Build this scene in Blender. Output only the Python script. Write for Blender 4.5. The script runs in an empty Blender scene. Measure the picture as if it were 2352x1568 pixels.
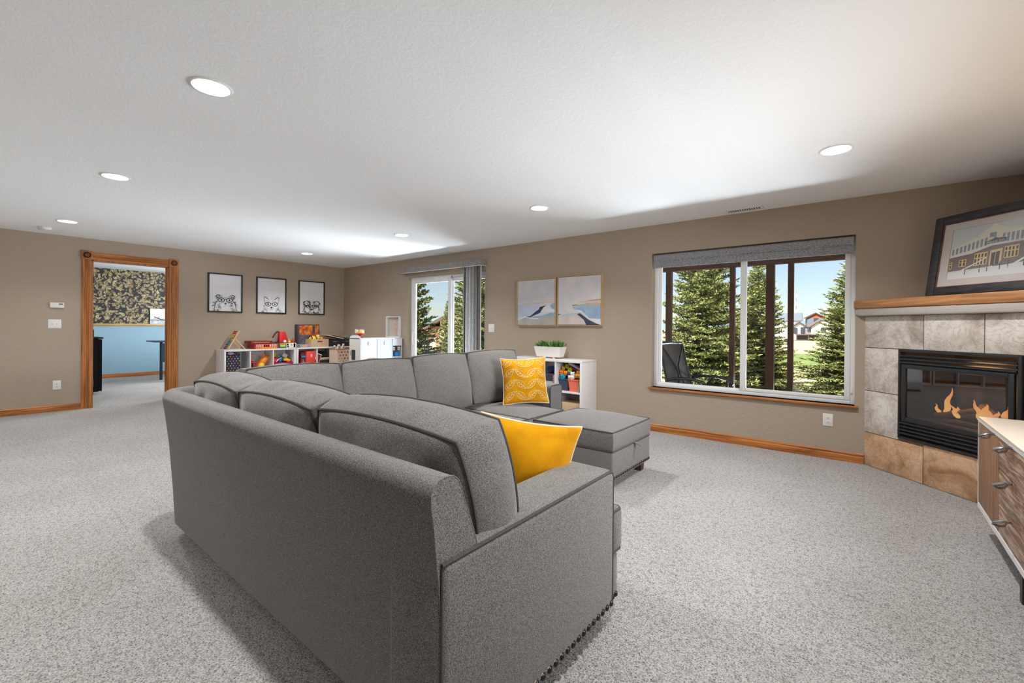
import bpy, bmesh, math, random
from mathutils import Vector, Matrix, noise

R = random.Random(11)
SC = bpy.context.scene
COL = SC.collection
PI = math.pi

# ------------------------------------------------------------------ camera
cam_d = bpy.data.cameras.new('camera')
cam_d.sensor_width = 36.0
cam_d.lens = 15.53
cam_d.shift_y = -0.01418
cam_d.clip_start = 0.05
cam_d.clip_end = 3000
cam = bpy.data.objects.new('camera', cam_d)
COL.objects.link(cam)
yaw, pitch, roll = 0.674590, -0.0017663, 0.0080442
F = Vector((-math.sin(yaw) * math.cos(pitch), math.cos(yaw) * math.cos(pitch), math.sin(pitch)))
r0 = Vector((math.cos(yaw), math.sin(yaw), 0))
u0 = r0.cross(F)
rt = math.cos(roll) * r0 + math.sin(roll) * u0
up = rt.cross(F)
cm = Matrix((rt, up, -F)).transposed().to_4x4()
cm.translation = (8.7328, -5.1435, 1.2282)
cam.matrix_world = cm
SC.camera = cam

# ------------------------------------------------------------------ world, sun, exposure
w = bpy.data.worlds.new('sky')
SC.world = w
w.use_nodes = True
nt = w.node_tree
nt.nodes.clear()
out = nt.nodes.new('ShaderNodeOutputWorld')
bg = nt.nodes.new('ShaderNodeBackground')
sky = nt.nodes.new('ShaderNodeTexSky')
sky.sky_type = 'NISHITA'
sky.sun_disc = False
sky.sun_elevation = math.radians(42)
sky.sun_rotation = math.radians(200)
sky.altitude = 1500
sky.air_density = 1.0
sky.dust_density = 1.5
sky.ozone_density = 1.0
bg.inputs['Strength'].default_value = 0.132
hs = nt.nodes.new('ShaderNodeHueSaturation')
hs.inputs['Saturation'].default_value = 0.78
nt.links.new(sky.outputs['Color'], hs.inputs['Color'])
nt.links.new(hs.outputs['Color'], bg.inputs['Color'])
nt.links.new(bg.outputs['Background'], out.inputs['Surface'])

sun_d = bpy.data.lights.new('sun', 'SUN')
sun_d.energy = 11
sun_d.angle = math.radians(0.6)
sun_d.color = (1.0, 0.95, 0.87)
sun = bpy.data.objects.new('sun', sun_d)
COL.objects.link(sun)
# the sun stands behind the house, so the trees show their lit side
sun.rotation_euler = Vector((0.10, 0.72, -0.66)).to_track_quat('-Z', 'Y').to_euler()


def area(name, loc, target, sx, sy, power, color=(1, 1, 1), spread=180):
    d = bpy.data.lights.new(name, 'AREA')
    d.shape = 'RECTANGLE'
    d.size, d.size_y = sx, sy
    d.energy = power
    d.color = color
    d.spread = math.radians(spread)
    o = bpy.data.objects.new(name, d)
    COL.objects.link(o)
    o.location = loc
    o.rotation_euler = (Vector(target) - Vector(loc)).to_track_quat('-Z', 'Y').to_euler()
    return o


# added fill lamps: one at an invented side window, one inside the office,
# two hidden low outside the long wall's openings as stand-in deck daylight
area('fill_light_side', (9.95, -2.55, 1.52), (4.0, -2.2, 0.30), 1.9, 1.1, 40, (0.94, 0.975, 1.0), 105)
area('fill_light_low_window', (7.5, 3.0, -0.12), (5.9, -3.0, 1.3), 3.4, 0.22, 145, (0.88, 0.95, 1.0), 84)
area('fill_light_low_slider', (3.1, 2.5, -0.12), (1.9, -3.0, 1.4), 3.0, 0.22, 225, (0.88, 0.95, 1.0), 112)
area('fill_light_office', (-2.2, -0.62, 1.45), (-2.6, -4.0, 0.9), 2.2, 1.4, 170, (0.95, 0.98, 1.0))

SC.view_settings.view_transform = 'Standard'
SC.view_settings.look = 'None'
SC.view_settings.gamma = 1.0
SC.view_settings.use_curve_mapping = False
SC.view_settings.exposure = 0.10

# ------------------------------------------------------------------ geometry helpers
WM = {}


class MB:
    """collects shapes that belong to one mesh"""

    def __init__(self):
        self.v = []
        self.f = []

    def add(self, vs, fs):
        n = len(self.v)
        self.v += [Vector(p) for p in vs]
        self.f += [tuple(i + n for i in q) for q in fs]
        return self

    def box(self, a, b):
        x0, y0, z0 = a
        x1, y1, z1 = b
        return self.add([(x0, y0, z0), (x1, y0, z0), (x1, y1, z0), (x0, y1, z0), (x0, y0, z1), (x1, y0, z1), (x1, y1, z1), (x0, y1, z1)],
                        [(0, 3, 2, 1), (4, 5, 6, 7), (0, 1, 5, 4), (1, 2, 6, 5), (2, 3, 7, 6), (3, 0, 4, 7)])

    def cbox(self, c, s):
        return self.box([c[i] - s[i] / 2 for i in range(3)], [c[i] + s[i] / 2 for i in range(3)])

    def prism(self, poly, a, b, axis=1):
        """polygon in the plane across axis, extruded from a to b along it"""
        def mk(p, t):
            return (t, p[0], p[1]) if axis == 0 else (p[0], t, p[1]) if axis == 1 else (p[0], p[1], t)
        n = len(poly)
        vs = [mk(p, a) for p in poly] + [mk(p, b) for p in poly]
        fs = [tuple(range(n)), tuple(range(2 * n - 1, n - 1, -1))]
        fs += [(i, i + n, (i + 1) % n + n, (i + 1) % n) for i in range(n)]
        return self.add(vs, fs)

    def tube(self, path, r, n=6, closed=False, rr=None):
        pts = [Vector(p) for p in path]
        m = len(pts)
        vs = []
        ref = None
        for i, p in enumerate(pts):
            if closed:
                d = pts[(i + 1) % m] - pts[i - 1]
            else:
                d = pts[min(i + 1, m - 1)] - pts[max(i - 1, 0)]
            if d.length < 1e-9:
                d = Vector((0, 0, 1))
            d.normalize()
            if ref is None:
                ref = Vector((0, 0, 1)) if abs(d.z) < 0.9 else Vector((1, 0, 0))
            s = ref - d * ref.dot(d)
            if s.length < 1e-6:
                s = d.orthogonal()
            s.normalize()
            ref = s
            t = d.cross(s)
            ra = rr[i] if rr else r
            for k in range(n):
                a = 2 * PI * k / n
                vs.append(p + (s * math.cos(a) + t * math.sin(a)) * ra)
        fs = []
        for i in range(m if closed else m - 1):
            j = (i + 1) % m
            for k in range(n):
                l = (k + 1) % n
                fs.append((i * n + k, i * n + l, j * n + l, j * n + k))
        if not closed:
            fs += [tuple(range(n - 1, -1, -1)), tuple(range((m - 1) * n, m * n))]
        return self.add(vs, fs)

    def lathe(self, prof, c=(0, 0, 0), n=24, ax='z', cap=True):
        """profile of (radius, height) turned about an axis through c"""
        vs = []
        for (r, h) in prof:
            for k in range(n):
                a = 2 * PI * k / n
                p = (r * math.cos(a), r * math.sin(a), h)
                if ax == 'x':
                    p = (p[2], p[0], p[1])
                elif ax == 'y':
                    p = (p[0], p[2], p[1])
                vs.append(Vector(p) + Vector(c))
        fs = []
        for i in range(len(prof) - 1):
            for k in range(n):
                l = (k + 1) % n
                q = (i * n + k, i * n + l, (i + 1) * n + l, (i + 1) * n + k)
                fs.append(q[::-1] if ax == 'y' else q)
        if cap:
            if prof[0][0] > 1e-6:
                fs.append(tuple(range(n - 1, -1, -1)))
            if prof[-1][0] > 1e-6:
                m = (len(prof) - 1) * n
                fs.append(tuple(range(m, m + n)))
        return self.add(vs, fs)

    def ball(self, c, r, nu=12, nv=8, wob=0.0, seed=0):
        rx, ry, rz = r if hasattr(r, '__len__') else (r, r, r)
        vs, fs = [], []
        for j in range(nv + 1):
            th = PI * j / nv
            for i in range(nu):
                ph = 2 * PI * i / nu
                d = Vector((math.sin(th) * math.cos(ph), math.sin(th) * math.sin(ph), math.cos(th)))
                s = 1 + wob * noise.noise(d * 2 + Vector((seed, seed * 2, 0)))
                vs.append((c[0] + d.x * rx * s, c[1] + d.y * ry * s, c[2] + d.z * rz * s))
        for j in range(nv):
            for i in range(nu):
                k = (i + 1) % nu
                fs.append((j * nu + i, (j + 1) * nu + i, (j + 1) * nu + k, j * nu + k))
        return self.add(vs, fs)

    def poly(self, pts):
        return self.add(pts, [tuple(range(len(pts)))])

    def ribbon(self, pts, wd, nrm):
        """flat strip along a polyline lying in the plane with normal nrm"""
        P = [Vector(p) for p in pts]
        N = Vector(nrm)
        vs = []
        for i, p in enumerate(P):
            d = P[min(i + 1, len(P) - 1)] - P[max(i - 1, 0)]
            s = N.cross(d)
            if s.length < 1e-9:
                s = Vector((0, 0, 1))
            s.normalize()
            ww = wd[i] if hasattr(wd, '__len__') else wd
            vs += [p + s * ww / 2, p - s * ww / 2]
        return self.add(vs, [(2 * i, 2 * i + 1, 2 * i + 3, 2 * i + 2) for i in range(len(P) - 1)])

    def xf(self, m):
        self.v = [m @ p for p in self.v]
        return self

    def join(self, other):
        return self.add(other.v, other.f)

    def build(self, name, mat, parent=None, local=False, smooth=False, bevel=0.0, seg=2, label=None, ang=40):
        me = bpy.data.meshes.new(name)
        vs = self.v
        if parent is not None and not local:
            inv = WM[parent].inverted()
            vs = [inv @ p for p in vs]
        me.from_pydata([tuple(p) for p in vs], [], self.f)
        me.update()
        if bevel:
            bm = bmesh.new()
            bm.from_mesh(me)
            es = [e for e in bm.edges if len(e.link_faces) == 2 and e.calc_face_angle(0) > math.radians(30)]
            bmesh.ops.bevel(bm, geom=es, offset=bevel, segments=seg, affect='EDGES', profile=0.5, clamp_overlap=True)
            bm.to_mesh(me)
            bm.free()
            smooth = True
        if smooth:
            for p in me.polygons:
                p.use_smooth = True
            try:
                me.set_sharp_from_angle(angle=math.radians(ang))
            except Exception:
                pass
        if mat:
            me.materials.append(mat)
        o = bpy.data.objects.new(name, me)
        COL.objects.link(o)
        if parent is not None:
            o.parent = parent
            WM[o] = WM[parent]
        else:
            WM[o] = Matrix.Identity(4)
        if label:
            o['label'] = label
        return o


def box(name, a, b, mat, parent=None, bevel=0.0, seg=2, label=None):
    return MB().box(a, b).build(name, mat, parent, bevel=bevel, seg=seg, label=label)


def thing(name, label, cat, loc=(0, 0, 0), rz=0.0, group=None):
    o = bpy.data.objects.new(name, None)
    o.empty_display_size = 0.1
    COL.objects.link(o)
    o.location = loc
    o.rotation_euler = (0, 0, rz)
    o['label'] = label
    o['category'] = cat
    if group:
        o['group'] = group
    WM[o] = Matrix.Translation(Vector(loc)) @ Matrix.Rotation(rz, 4, 'Z')
    return o


def tag(o, label, cat, group=None):
    o['label'] = label
    o['category'] = cat
    if group:
        o['group'] = group
    return o


def struct(o):
    o['kind'] = 'structure'
    return o


def sempty(name):
    o = bpy.data.objects.new(name, None)
    COL.objects.link(o)
    o['kind'] = 'structure'
    WM[o] = Matrix.Identity(4)
    return o


def dup(o, parent=None, loc=None, rz=None, label=None, scale=None):
    c = o.copy()
    COL.objects.link(c)
    if parent is not None:
        c.parent = parent
    if loc is not None:
        c.location = loc
    if rz is not None:
        c.rotation_euler = (0, 0, rz)
    if scale is not None:
        c.scale = scale
    if label:
        c['label'] = label
    for ch in list(o.children):
        dup(ch, c)
    return c


def text_mesh(body, size, align='CENTER'):
    """flat letters as plain vertex and face lists, in the xy plane"""
    cu = bpy.data.curves.new('letters', 'FONT')
    cu.body = body
    cu.size = size
    cu.align_x = align
    cu.resolution_u = 3
    ob = bpy.data.objects.new('letters', cu)
    COL.objects.link(ob)
    bpy.context.view_layer.update()
    dg = bpy.context.evaluated_depsgraph_get()
    me = bpy.data.meshes.new_from_object(ob.evaluated_get(dg))
    mb = MB().add([v.co.copy() for v in me.vertices], [tuple(p.vertices) for p in me.polygons])
    bpy.data.objects.remove(ob)
    bpy.data.curves.remove(cu)
    bpy.data.meshes.remove(me)
    return mb
# ------------------------------------------------------------------ materials
def lin(c):
    return tuple((x / 255 / 12.92) if x / 255 <= 0.04045 else ((x / 255 + 0.055) / 1.055) ** 2.4 for x in c) + (1.0,)


def mat(name, c1, c2=None, scale=8.0, rough=0.6, metal=0.0, bump=0.0, bscale=None, stretch=(1, 1, 1), detail=4.0,
        ramp=(0.35, 0.65), spec=0.5, sheen=0.0, coat=0.0, emit=0.0, emit_c=None, bdist=0.01, dist=0.0, kind='noise', island=False, alpha=None):
    m = bpy.data.materials.new(name)
    m.use_nodes = True
    nt = m.node_tree
    b = nt.nodes['Principled BSDF']
    b.inputs['Base Color'].default_value = lin(c1)
    b.inputs['Roughness'].default_value = rough
    b.inputs['Metallic'].default_value = metal
    b.inputs['Specular IOR Level'].default_value = spec
    if sheen:
        b.inputs['Sheen Weight'].default_value = sheen
        b.inputs['Sheen Roughness'].default_value = 0.4
    if coat:
        b.inputs['Coat Weight'].default_value = coat
        b.inputs['Coat Roughness'].default_value = 0.1
    if emit:
        b.inputs['Emission Color'].default_value = lin(emit_c or c1)
        b.inputs['Emission Strength'].default_value = emit
    L = nt.links.new
    if c2 or bump:
        tc = nt.nodes.new('ShaderNodeTexCoord')
        mp = nt.nodes.new('ShaderNodeMapping')
        mp.inputs['Scale'].default_value = stretch
        L(tc.outputs['Object'], mp.inputs['Vector'])

        def tex(sc):
            if kind == 'voronoi':
                t = nt.nodes.new('ShaderNodeTexVoronoi')
                t.inputs['Scale'].default_value = sc
                L(mp.outputs[0], t.inputs['Vector'])
                return t.outputs['Distance']
            t = nt.nodes.new('ShaderNodeTexNoise')
            t.inputs['Scale'].default_value = sc
            t.inputs['Detail'].default_value = detail
            t.inputs['Distortion'].default_value = dist
            L(mp.outputs[0], t.inputs['Vector'])
            return t.outputs[0]
    if c2:
        rp = nt.nodes.new('ShaderNodeValToRGB')
        rp.color_ramp.elements[0].position, rp.color_ramp.elements[1].position = ramp
        rp.color_ramp.elements[0].color = lin(c1)
        rp.color_ramp.elements[1].color = lin(c2)
        if island:
            g = nt.nodes.new('ShaderNodeNewGeometry')
            L(g.outputs['Random Per Island'], rp.inputs['Fac'])
        else:
            L(tex(scale), rp.inputs['Fac'])
        L(rp.outputs['Color'], b.inputs['Base Color'])
    if bump:
        bp = nt.nodes.new('ShaderNodeBump')
        bp.inputs['Strength'].default_value = bump
        bp.inputs['Distance'].default_value = bdist
        L(tex(bscale or scale), bp.inputs['Height'])
        L(bp.outputs['Normal'], b.inputs['Normal'])
    return m


def nodes_of(m):
    return m.node_tree, m.node_tree.nodes['Principled BSDF'], m.node_tree.links.new


def glass(name, tint=(255, 255, 255), gloss=0.06, rough=0.0, graze=0.8):
    m = bpy.data.materials.new(name)
    m.use_nodes = True
    nt = m.node_tree
    nt.nodes.clear()
    o = nt.nodes.new('ShaderNodeOutputMaterial')
    mix = nt.nodes.new('ShaderNodeMixShader')
    tr = nt.nodes.new('ShaderNodeBsdfTransparent')
    gl = nt.nodes.new('ShaderNodeBsdfGlossy')
    lw = nt.nodes.new('ShaderNodeLayerWeight')
    lw.inputs['Blend'].default_value = 0.5
    pw = nt.nodes.new('ShaderNodeMath')
    pw.operation = 'POWER'
    pw.inputs[1].default_value = 4.0
    mu = nt.nodes.new('ShaderNodeMath')
    mu.operation = 'MULTIPLY_ADD'
    mu.inputs[1].default_value = graze
    mu.inputs[2].default_value = gloss
    mu.use_clamp = True
    tr.inputs['Color'].default_value = lin(tint)
    gl.inputs['Roughness'].default_value = rough
    L = nt.links.new
    L(lw.outputs['Facing'], pw.inputs[0])
    L(pw.outputs[0], mu.inputs[0])
    L(mu.outputs[0], mix.inputs[0])
    L(tr.outputs[0], mix.inputs[1])
    L(gl.outputs[0], mix.inputs[2])
    L(mix.outputs[0], o.inputs['Surface'])
    return m


def wood(name, c1, c2, axis, scale=14, rough=0.42, spec=0.4, str_=14.0):
    st = [str_, str_, str_]
    st[axis] = 0.9
    m = mat(name, c1, c2, scale=scale / 6, rough=rough, stretch=tuple(st), detail=8, ramp=(0.32, 0.7), spec=spec, dist=0.6, bump=0.08, bscale=scale / 2, bdist=0.003)
    return m


def paint(name, c, bump=0.25, rough=0.85, sc=22):
    m = mat(name, c, rough=rough, spec=0.25)
    nt, b, L = nodes_of(m)
    tc = nt.nodes.new('ShaderNodeTexCoord')
    t = nt.nodes.new('ShaderNodeTexNoise')
    t.inputs['Scale'].default_value = sc
    t.inputs['Detail'].default_value = 3
    t.inputs['Distortion'].default_value = 0.8
    L(tc.outputs['Object'], t.inputs['Vector'])
    rp = nt.nodes.new('ShaderNodeValToRGB')
    rp.color_ramp.elements[0].position, rp.color_ramp.elements[1].position = 0.44, 0.58
    L(t.outputs[0], rp.inputs['Fac'])
    bp = nt.nodes.new('ShaderNodeBump')
    bp.inputs['Strength'].default_value = bump
    bp.inputs['Distance'].default_value = 0.004
    L(rp.outputs['Color'], bp.inputs['Height'])
    L(bp.outputs['Normal'], b.inputs['Normal'])
    return m


M_WALL = paint('taupe_wall_paint', (174, 159, 143), 0.22)
M_CEIL = paint('ceiling_knockdown', (246, 247, 249), 0.13, 0.9, 34)
M_BLUE = paint('pale_blue_paint', (150, 182, 200), 0.12)
M_LEDGE = mat('pine_ledge', (214, 180, 122), (190, 150, 95), scale=3, stretch=(12, 1, 12), rough=0.5)


def carpet():
    m = mat('grey_carpet', (196, 190, 185), rough=1.0, spec=0.05)
    nt, b, L = nodes_of(m)
    tc = nt.nodes.new('ShaderNodeTexCoord')
    def nz(sc, det, st=(1, 1, 1), ds=0.0):
        mp = nt.nodes.new('ShaderNodeMapping')
        mp.inputs['Scale'].default_value = st
        L(tc.outputs['Object'], mp.inputs['Vector'])
        t = nt.nodes.new('ShaderNodeTexNoise')
        t.inputs['Scale'].default_value = sc
        t.inputs['Detail'].default_value = det
        t.inputs['Distortion'].default_value = ds
        L(mp.outputs[0], t.inputs['Vector'])
        return t.outputs[0]
    fine = nz(165, 2.5, (1, 1, 1), 0.6)
    mid = nz(42, 3, (1, 1, 1), 0.3)
    big = nz(1.6, 3)
    r1 = nt.nodes.new('ShaderNodeValToRGB')
    e = r1.color_ramp.elements
    e[0].position, e[1].position = 0.30, 0.56
    e[0].color, e[1].color = lin((92, 89, 87)), lin((196, 194, 193))
    L(fine, r1.inputs['Fac'])
    r2 = nt.nodes.new('ShaderNodeValToRGB')
    e = r2.color_ramp.elements
    e[0].position, e[1].position = 0.30, 0.52
    e[0].color, e[1].color = (0.66, 0.64, 0.62, 1), (1, 1, 1, 1)
    L(mid, r2.inputs['Fac'])
    r3 = nt.nodes.new('ShaderNodeValToRGB')
    e = r3.color_ramp.elements
    e[0].position, e[1].position = 0.38, 0.62
    e[0].color, e[1].color = (0.90, 0.89, 0.88, 1), (1.0, 1.0, 1.0, 1)
    L(big, r3.inputs['Fac'])
    prev = r1.outputs['Color']
    for r in (r2, r3):
        mx = nt.nodes.new('ShaderNodeMix')
        mx.data_type = 'RGBA'
        mx.blend_type = 'MULTIPLY'
        mx.inputs['Factor'].default_value = 1.0
        L(prev, mx.inputs[6])
        L(r.outputs['Color'], mx.inputs[7])
        prev = mx.outputs[2]
    L(prev, b.inputs['Base Color'])
    ad = nt.nodes.new('ShaderNodeMath')
    ad.operation = 'ADD'
    L(fine, ad.inputs[0])
    L(mid, ad.inputs[1])
    bp = nt.nodes.new('ShaderNodeBump')
    bp.inputs['Strength'].default_value = 0.7
    bp.inputs['Distance'].default_value = 0.012
    L(ad.outputs[0], bp.inputs['Height'])
    L(bp.outputs['Normal'], b.inputs['Normal'])
    b.inputs['Sheen Weight'].default_value = 0.15
    return m


M_CARPET = carpet()
M_OAKX = wood('oak_along_x', (140, 80, 34), (206, 134, 70), 0)
M_OAKY = wood('oak_along_y', (140, 80, 34), (206, 134, 70), 1)
M_OAKZ = wood('oak_along_z', (138, 80, 36), (202, 132, 70), 2)
M_VINYL = mat('white_vinyl', (244, 245, 246), rough=0.4, spec=0.4)
M_WHITE = mat('white_laminate', (232, 230, 230), rough=0.45)
M_WHITE2 = mat('white_gloss_paint', (226, 229, 235), rough=0.3)
M_PLATE = mat('white_plastic', (232, 230, 226), rough=0.35)
M_DARK = mat('dark_plastic', (30, 30, 32), rough=0.5)
M_BLACK = mat('black_satin_frame', (22, 20, 20), rough=0.4)
M_GLASS = glass('window_glass', (250, 252, 253), 0.02, graze=0.35)
M_PICGLASS = glass('picture_glass', (255, 255, 255), 0.05)
M_FABRIC = mat('grey_upholstery', (76, 72, 70), (144, 141, 139), scale=420, rough=0.95, spec=0.15, bump=0.35, bscale=380, bdist=0.002, detail=2, ramp=(0.36, 0.64), sheen=0.25)
M_PIPING = mat('dark_piping', (66, 62, 60), (92, 88, 86), scale=500, rough=0.9, spec=0.15)
M_MUSTARD = mat('mustard_velvet', (200, 134, 0), (226, 160, 8), scale=9, rough=0.8, spec=0.15, sheen=0.2, bump=0.15, bscale=14)
M_STITCH = mat('cream_stitch', (240, 214, 150), rough=0.8)
M_PILPIPE = mat('cream_piping', (226, 214, 190), rough=0.8)
M_LEG = mat('dark_wood_leg', (58, 38, 28), (80, 54, 38), scale=6, stretch=(8, 8, 1), rough=0.5)
M_NAIL = mat('antique_nail', (70, 62, 56), rough=0.3, metal=0.9)
M_CHROME = mat('polished_steel', (170, 172, 176), rough=0.16, metal=1.0)
M_BLACKMETAL = mat('black_painted_steel', (36, 38, 41), rough=0.42, spec=0.5)
M_SHADE = mat('grey_woven_shade', (112, 113, 118), (176, 177, 182), scale=60, rough=0.85, stretch=(1, 1, 3.5), bump=0.3, bscale=90, detail=2)
M_VANE = mat('woven_vane', (122, 116, 114), (165, 160, 158), scale=70, rough=0.85, stretch=(2, 2, 0.5), bump=0.2, bscale=90, detail=2)
M_PORCH = mat('dark_stained_lumber', (62, 40, 32), (84, 56, 44), scale=5, stretch=(10, 10, 0.8), rough=0.7)
M_BEAM = mat('dark_stained_beam', (62, 38, 27), (86, 54, 38), scale=5, stretch=(0.8, 10, 10), rough=0.7)
# ------------------------------------------------------------------ the room
H = 2.44
RX = 9.767
RY = -7.6
T = 0.16

# floor runs on into the office
floor = struct(MB().poly([(-4.45, RY, 0), (RX, RY, 0), (RX, 0, 0), (-4.45, 0, 0)]).build('floor', M_CARPET))

LIGHTS = [(1.275, -4.345), (3.88, -4.345), (6.11, -4.345), (8.57, -4.345), (1.28, -1.445), (3.86, -1.445), (6.12, -1.445), (8.57, -1.445),
          (1.28, -6.7), (3.87, -6.7), (6.11, -6.7)]  # this rear row is unseen, added to light the back of the room
RC = 0.082


def ceiling_mesh():
    bm = bmesh.new()
    def loop(pts):
        vs = [bm.verts.new((x, y, H)) for x, y in pts]
        return [bm.edges.new((vs[i], vs[(i + 1) % len(vs)])) for i in range(len(vs))]
    es = loop([(-4.45, RY), (RX, RY), (RX, 0), (-4.45, 0)])
    for (x, y) in LIGHTS:
        es += loop([(x + RC * math.cos(2 * PI * k / 32), y + RC * math.sin(2 * PI * k / 32)) for k in range(32)])
    bmesh.ops.triangle_fill(bm, use_beauty=True, edges=es, normal=(0, 0, -1))
    me = bpy.data.meshes.new('ceiling')
    bm.to_mesh(me)
    bm.free()
    me.materials.append(M_CEIL)
    o = bpy.data.objects.new('ceiling', me)
    COL.objects.link(o)
    return struct(o)


ceiling_mesh()
# a lid above the recesses, so no sky shows through them
struct(box('ceiling_deck', (-4.6, RY - 0.1, H + 0.22), (RX + 0.2, 0.16, H + 0.3), M_CEIL))


def wall_with_holes(name, u0, u1, holes, mk, mat_):
    """boxes around the openings; holes = (u0,u1,z0,z1)"""
    mb = MB()
    us = sorted({u0, u1} | {h[0] for h in holes} | {h[1] for h in holes})
    for a, b in zip(us[:-1], us[1:]):
        hs = sorted([h for h in holes if h[0] <= a + 1e-6 and h[1] >= b - 1e-6], key=lambda h: h[2])
        z = 0.0
        for h in hs:
            if h[2] > z + 1e-6:
                mb.box(*mk(a, b, z, h[2]))
            z = h[3]
        if z < H - 1e-6:
            mb.box(*mk(a, b, z, H))
    return struct(mb.build(name, mat_))


SL = (2.17, 4.08, 0.0, 2.105)
WN = (6.745, 8.660, 0.520, 2.100)
wall_with_holes('wall_back', -4.45, RX, [SL, WN], lambda a, b, z0, z1: ((a, 0.0, z0), (b, T, z1)), M_WALL)
DR = (-3.955, -3.048, 0.0, 2.14)
wall_with_holes('wall_left', RY, 0.0, [DR], lambda a, b, z0, z1: ((-0.12, a, z0), (0.0, b, z1)), M_WALL)
RW = (-3.5, -1.6, 0.97, 2.07)  # invented opening, out of view, for the side fill lamp
wall_with_holes('wall_right', RY, 0.0, [RW], lambda a, b, z0, z1: ((RX, a, z0), (RX + T, b, z1)), M_WALL)
wall_with_holes('wall_front', -4.45, RX, [], lambda a, b, z0, z1: ((a, RY - 0.12, z0), (b, RY, z1)), M_WALL)


def wallpaper():
    m = mat('dark_floral_wallpaper', (40, 40, 44), rough=0.6)
    nt, b, L = nodes_of(m)
    tc = nt.nodes.new('ShaderNodeTexCoord')
    nz = nt.nodes.new('ShaderNodeTexNoise')
    nz.inputs['Scale'].default_value = 5
    nz.inputs['Detail'].default_value = 2
    L(tc.outputs['Object'], nz.inputs['Vector'])
    add = nt.nodes.new('ShaderNodeMix')
    add.data_type = 'RGBA'
    add.inputs['Factor'].default_value = 0.16
    L(tc.outputs['Object'], add.inputs[6])
    L(nz.outputs[1], add.inputs[7])
    vo = nt.nodes.new('ShaderNodeTexVoronoi')
    vo.inputs['Scale'].default_value = 20
    L(add.outputs[2], vo.inputs['Vector'])
    n2 = nt.nodes.new('ShaderNodeTexNoise')
    n2.inputs['Scale'].default_value = 24
    n2.inputs['Detail'].default_value = 2
    n2.inputs['Distortion'].default_value = 2.5
    L(tc.outputs['Object'], n2.inputs['Vector'])
    r1 = nt.nodes.new('ShaderNodeValToRGB')
    e = r1.color_ramp.elements
    e[0].position, e[1].position = 0.50, 0.58
    e[0].color, e[1].color = (1, 1, 1, 1), (0, 0, 0, 1)
    L(vo.outputs['Distance'], r1.inputs['Fac'])
    r2 = nt.nodes.new('ShaderNodeValToRGB')
    e = r2.color_ramp.elements
    e[0].position, e[1].position = 0.42, 0.47
    e[0].color, e[1].color = (0, 0, 0, 1), (1, 1, 1, 1)
    L(n2.outputs[0], r2.inputs['Fac'])
    mu = nt.nodes.new('ShaderNodeMath')
    mu.operation = 'MULTIPLY'
    L(r1.outputs['Color'], mu.inputs[0])
    L(r2.outputs['Color'], mu.inputs[1])
    gold = nt.nodes.new('ShaderNodeValToRGB')
    e = gold.color_ramp.elements
    e[0].color, e[1].color = lin((120, 100, 66)), lin((206, 190, 142))
    L(vo.outputs['Color'], gold.inputs['Fac'])
    mx = nt.nodes.new('ShaderNodeMix')
    mx.data_type = 'RGBA'
    L(mu.outputs[0], mx.inputs['Factor'])
    mx.inputs[6].default_value = lin((36, 37, 42))
    L(gold.outputs['Color'], mx.inputs[7])
    L(mx.outputs[2], b.inputs['Base Color'])
    return m


OX = -4.45
ow = struct(MB().box((OX - 0.12, RY, 0), (OX, 0, H)).build('wall_office', M_BLUE))
struct(MB().box((OX, -5.6, 1.215), (OX + 0.004, -0.5, H)).build('wall_office_paper', wallpaper()))
struct(box('wall_office_side', (OX, -0.56, 0), (-0.12, -0.50, H), M_BLUE))
struct(box('wall_office_end', (OX, -5.66, 0), (-0.12, -5.60, H), M_BLUE))
struct(MB().box((OX, -5.6, 1.185), (OX + 0.055, -0.56, 1.212)).box((OX, -5.6, 1.158), (OX + 0.02, -0.56, 1.185)).build('trim_3', M_LEDGE, bevel=0.004))


def baseboard(name, segs, axis, side, mt):
    """stepped oak baseboard; segs of (a,b), side = face position and direction"""
    mb = MB()
    p, d = side
    prof = [(0, 0), (0.014, 0), (0.014, 0.058), (0.011, 0.062), (0.011, 0.068), (0.014, 0.072), (0.012, 0.082), (0.006, 0.089), (0, 0.09)]
    for a, b in segs:
        if axis == 0:
            mb.prism([(p + d * o, z) for o, z in prof], a, b, 0)
        else:
            mb.prism([(p + d * o, z) for o, z in prof], a, b, 1)
    return struct(mb.build(name, mt))


baseboard('baseboard_left', [(RY, -4.062), (-2.93, 0.0)], 1, (0.0, 1), M_OAKY)
baseboard('baseboard_back', [(0.0, 2.1), (4.13, 8.731)], 0, (0.0, -1), M_OAKX)
baseboard('baseboard_right', [(RY, -1.04)], 1, (RX, -1), M_OAKY)
baseboard('baseboard_office', [(-5.6, -0.56)], 1, (OX, 1), M_OAKY)

# ---- door casing towards the office
tr = sempty('trim_1')


def casing(a, b, horiz=False, face=0.0):
    """fluted casing board on the wall face x = face"""
    mb = MB()
    (y0, z0), (y1, z1) = a, b
    wd = (z1 - z0) if horiz else (y1 - y0)
    n = 5
    prof = [(0, 0.0), (0, 0.014), (0.012, 0.018), (0.022, 0.018)]
    for k in range(3):
        c = 0.034 + k * (wd - 0.068) / 2
        prof += [(c - 0.007, 0.018), (c, 0.012), (c + 0.007, 0.018)]
    prof += [(wd - 0.022, 0.018), (wd - 0.012, 0.018), (wd, 0.014), (wd, 0.0)]
    if horiz:
        mb.prism([(face + o, z0 + t) for t, o in prof], y0, y1, 1)
    else:
        mb.prism([(face + o, y0 + t) for t, o in prof], z0, z1, 2)
    return mb


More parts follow.
